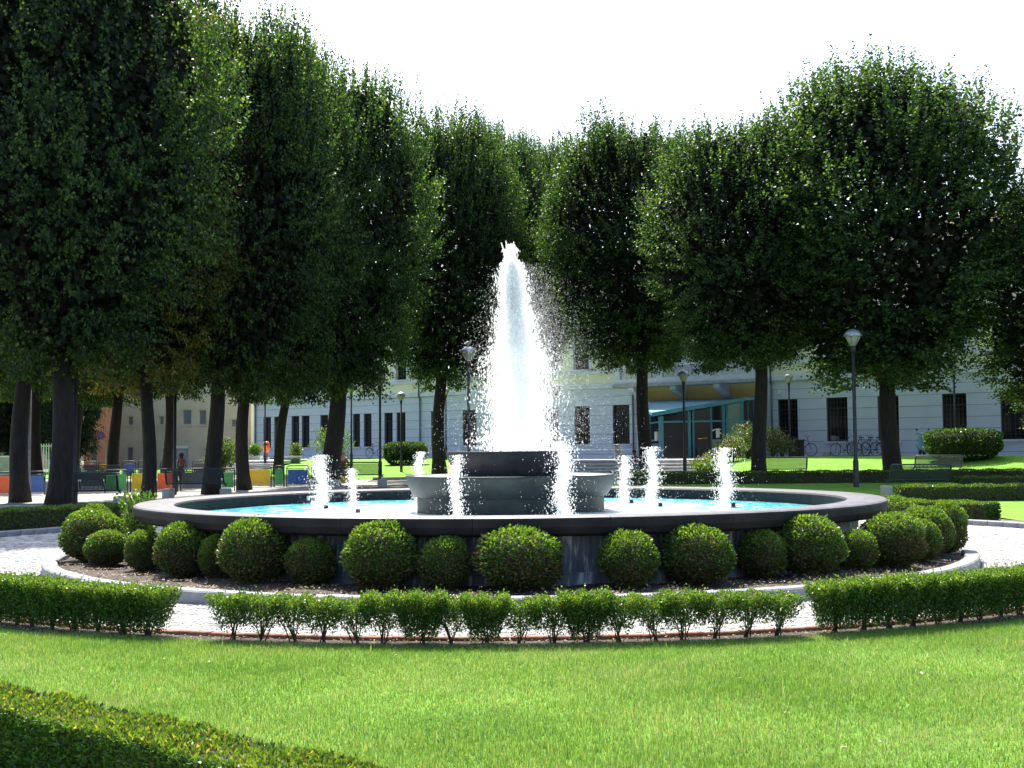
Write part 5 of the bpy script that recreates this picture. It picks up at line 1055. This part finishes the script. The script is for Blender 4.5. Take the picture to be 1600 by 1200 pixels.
# ------------------------------------------------------------------ people: one skinned body each
def person(loc, rz, pose, mats, label, scale=1.0, hairm=None, longhair=False):
    # mats: skin, top, trousers, shoes
    t = empty('person', loc, rz, label, 'person'); t.scale = (scale,) * 3
    if pose == 'stand':
        J_ = {'pel': (0, 0, .95), 'bel': (0, 0, 1.12), 'ch': (0, .01, 1.32), 'nk': (0, .01, 1.47), 'hd': (0, -.01, 1.60), 'ht': (0, 0, 1.70)}
        for s, sg in (('l', -1), ('r', 1)): J_.update({s + 'h': (sg * .10, 0, .90), s + 'k': (sg * .11, -.02, .50), s + 'a': (sg * .11, .02, .09), s + 't': (sg * .12, -.13, .04), s + 's': (sg * .18, .01, 1.40), s + 'e': (sg * .24, .02, 1.13), s + 'w': (sg * .25, -.06, .90), s + 'f': (sg * .25, -.09, .80)})
    else:
        J_ = {'pel': (0, 0, .12), 'bel': (0, .02, .30), 'ch': (0, -.03, .50), 'nk': (0, -.06, .65), 'hd': (0, -.09, .78), 'ht': (0, -.08, .88)}
        for s, sg in (('l', -1), ('r', 1)): J_.update({s + 'h': (sg * .10, -.03, .10), s + 'k': (sg * .15, -.45, .22), s + 'a': (sg * .14, -.52, -.24), s + 't': (sg * .15, -.66, -.28), s + 's': (sg * .18, -.04, .58), s + 'e': (sg * .25, -.16, .34), s + 'w': (sg * .15, -.38, .30), s + 'f': (sg * .10, -.46, .30)})
    E = [('pel', 'bel'), ('bel', 'ch'), ('ch', 'nk'), ('nk', 'hd'), ('hd', 'ht')]
    for s in 'lr': E += [('pel', s + 'h'), (s + 'h', s + 'k'), (s + 'k', s + 'a'), (s + 'a', s + 't'), ('ch', s + 's'), (s + 's', s + 'e'), (s + 'e', s + 'w'), (s + 'w', s + 'f')]
    rad = {'pel': .135, 'bel': .125, 'ch': .15, 'nk': .055, 'hd': .098, 'ht': .075, 'h': .09, 'k': .06, 'a': .042, 't': .038, 's': .06, 'e': .042, 'w': .03, 'f': .035}
    ks = list(J_); me = bpy.data.meshes.new('body'); me.from_pydata([J_[k] for k in ks], [(ks.index(a), ks.index(b)) for a, b in E], [])
    o = link('body', me, t); md = o.modifiers.new('skin', 'SKIN'); md.use_smooth_shade = True
    for i, k in enumerate(ks): r_ = rad.get(k, rad.get(k[1:])); me.skin_vertices[0].data[i].radius = (r_, r_ * (.75 if k in ('ch', 'bel') else 1)); me.skin_vertices[0].data[i].use_root = (k == 'pel')
    o.modifiers.new('sub', 'SUBSURF').levels = 1
    dg = bpy.context.evaluated_depsgraph_get(); ev = bpy.data.meshes.new_from_object(o.evaluated_get(dg)); o.modifiers.clear(); o.data = ev; ev.name = 'body'; ev.materials.clear()
    for m in mats: ev.materials.append(m)
    zone = {'pel': 2, 'h': 2, 'k': 2, 'a': 3, 't': 3, 'bel': 1, 'ch': 1, 's': 1, 'e': 1, 'nk': 0, 'hd': 0, 'ht': 0, 'w': 0, 'f': 0}
    mids = []
    for a, b in E:
        for q in (0, .25, .5, .75, 1): mids.append((Vector(J_[a]).lerp(Vector(J_[b]), q), zone.get(a if q < .6 else b, zone.get((a if q < .6 else b)[1:]))))
    for p_ in ev.polygons: c = p_.center; p_.material_index = min(mids, key=lambda m_: (m_[0] - c).length)[1]; p_.use_smooth = True
    h = Vector(J_['hd']) + Vector((0, 0.0, .03))
    hb = MB(); hb.ball((h.x, h.y + .025, h.z + .035), (.108, .115, .105), 12, 8)
    if longhair: hb.ball((h.x, h.y + .06, h.z - .03), (.13, .10, .15), 12, 8)
    hb.build('hair', hairm or M['hair'], t)
    MB().ball((h.x, h.y - .105, h.z - .02), (.014, .02, .022), 6, 5).build('nose', mats[0], t)
    eb = MB()
    for sg in (-1, 1): eb.ball((h.x + sg * .035, h.y - .092, h.z + .01), .012, 6, 5)
    eb.build('eyes', M['hair'], t); MB().ball((h.x, h.y - .094, h.z - .055), (.026, .008, .007), 6, 4).build('mouth', M['pink'], t)
    for s, sg in (('l', -1), ('r', 1)):
        f = Vector(J_[s + 'f']); w_ = Vector(J_[s + 'w']); d = (f - w_).normalized(); sd2 = d.cross(Vector((0, 0, 1))).normalized() if abs(d.z) < .9 else Vector((0, 1, 0)); hm = MB()
        for k in range(4): b_ = f + sd2 * (k - 1.5) * .018; hm.tube([b_, b_ + d * (.045 + .006 * (1.5 - abs(k - 1.5))), b_ + d * .07 + Vector((0, -.01, -.012))], [.009, .008, .006], 5)
        hm.tube([w_ + sd2 * .02, w_ + sd2 * .045 + d * .04, w_ + sd2 * .04 + d * .07], [.010, .009, .007], 5); hm.build('fingers', mats[0], t)
    return t
X, D = gd(990, 57); person((X + .1, 57.25, .64), R(-35), 'sit', [M['skind'], M['shirtg'], M['jeans'], M['white']], 'person in patterned shirt and blue jeans sitting on the entrance steps', 1.0)
X, D = gd(535, 52.2); t = person((X, 52.3, G(X, 52.3) + .28), R(10), 'sit', [M['skin'], M['shirtr'], M['navy'], M['navy']], 'fair-haired person in a red top sitting behind the left water jets', 1.0, M['hairb'])
X, D = gd(284, 48); person((X, 48, G(X, 48)), R(160), 'stand', [M['skind'], M['pink'], M['navy'], M['black']], 'child with bushy dark hair in a dark red top by the barriers', .74, None, True)
for o in list(bpy.data.objects):
    if o.type == 'EMPTY' and o.parent is None and 'label' not in o: pass
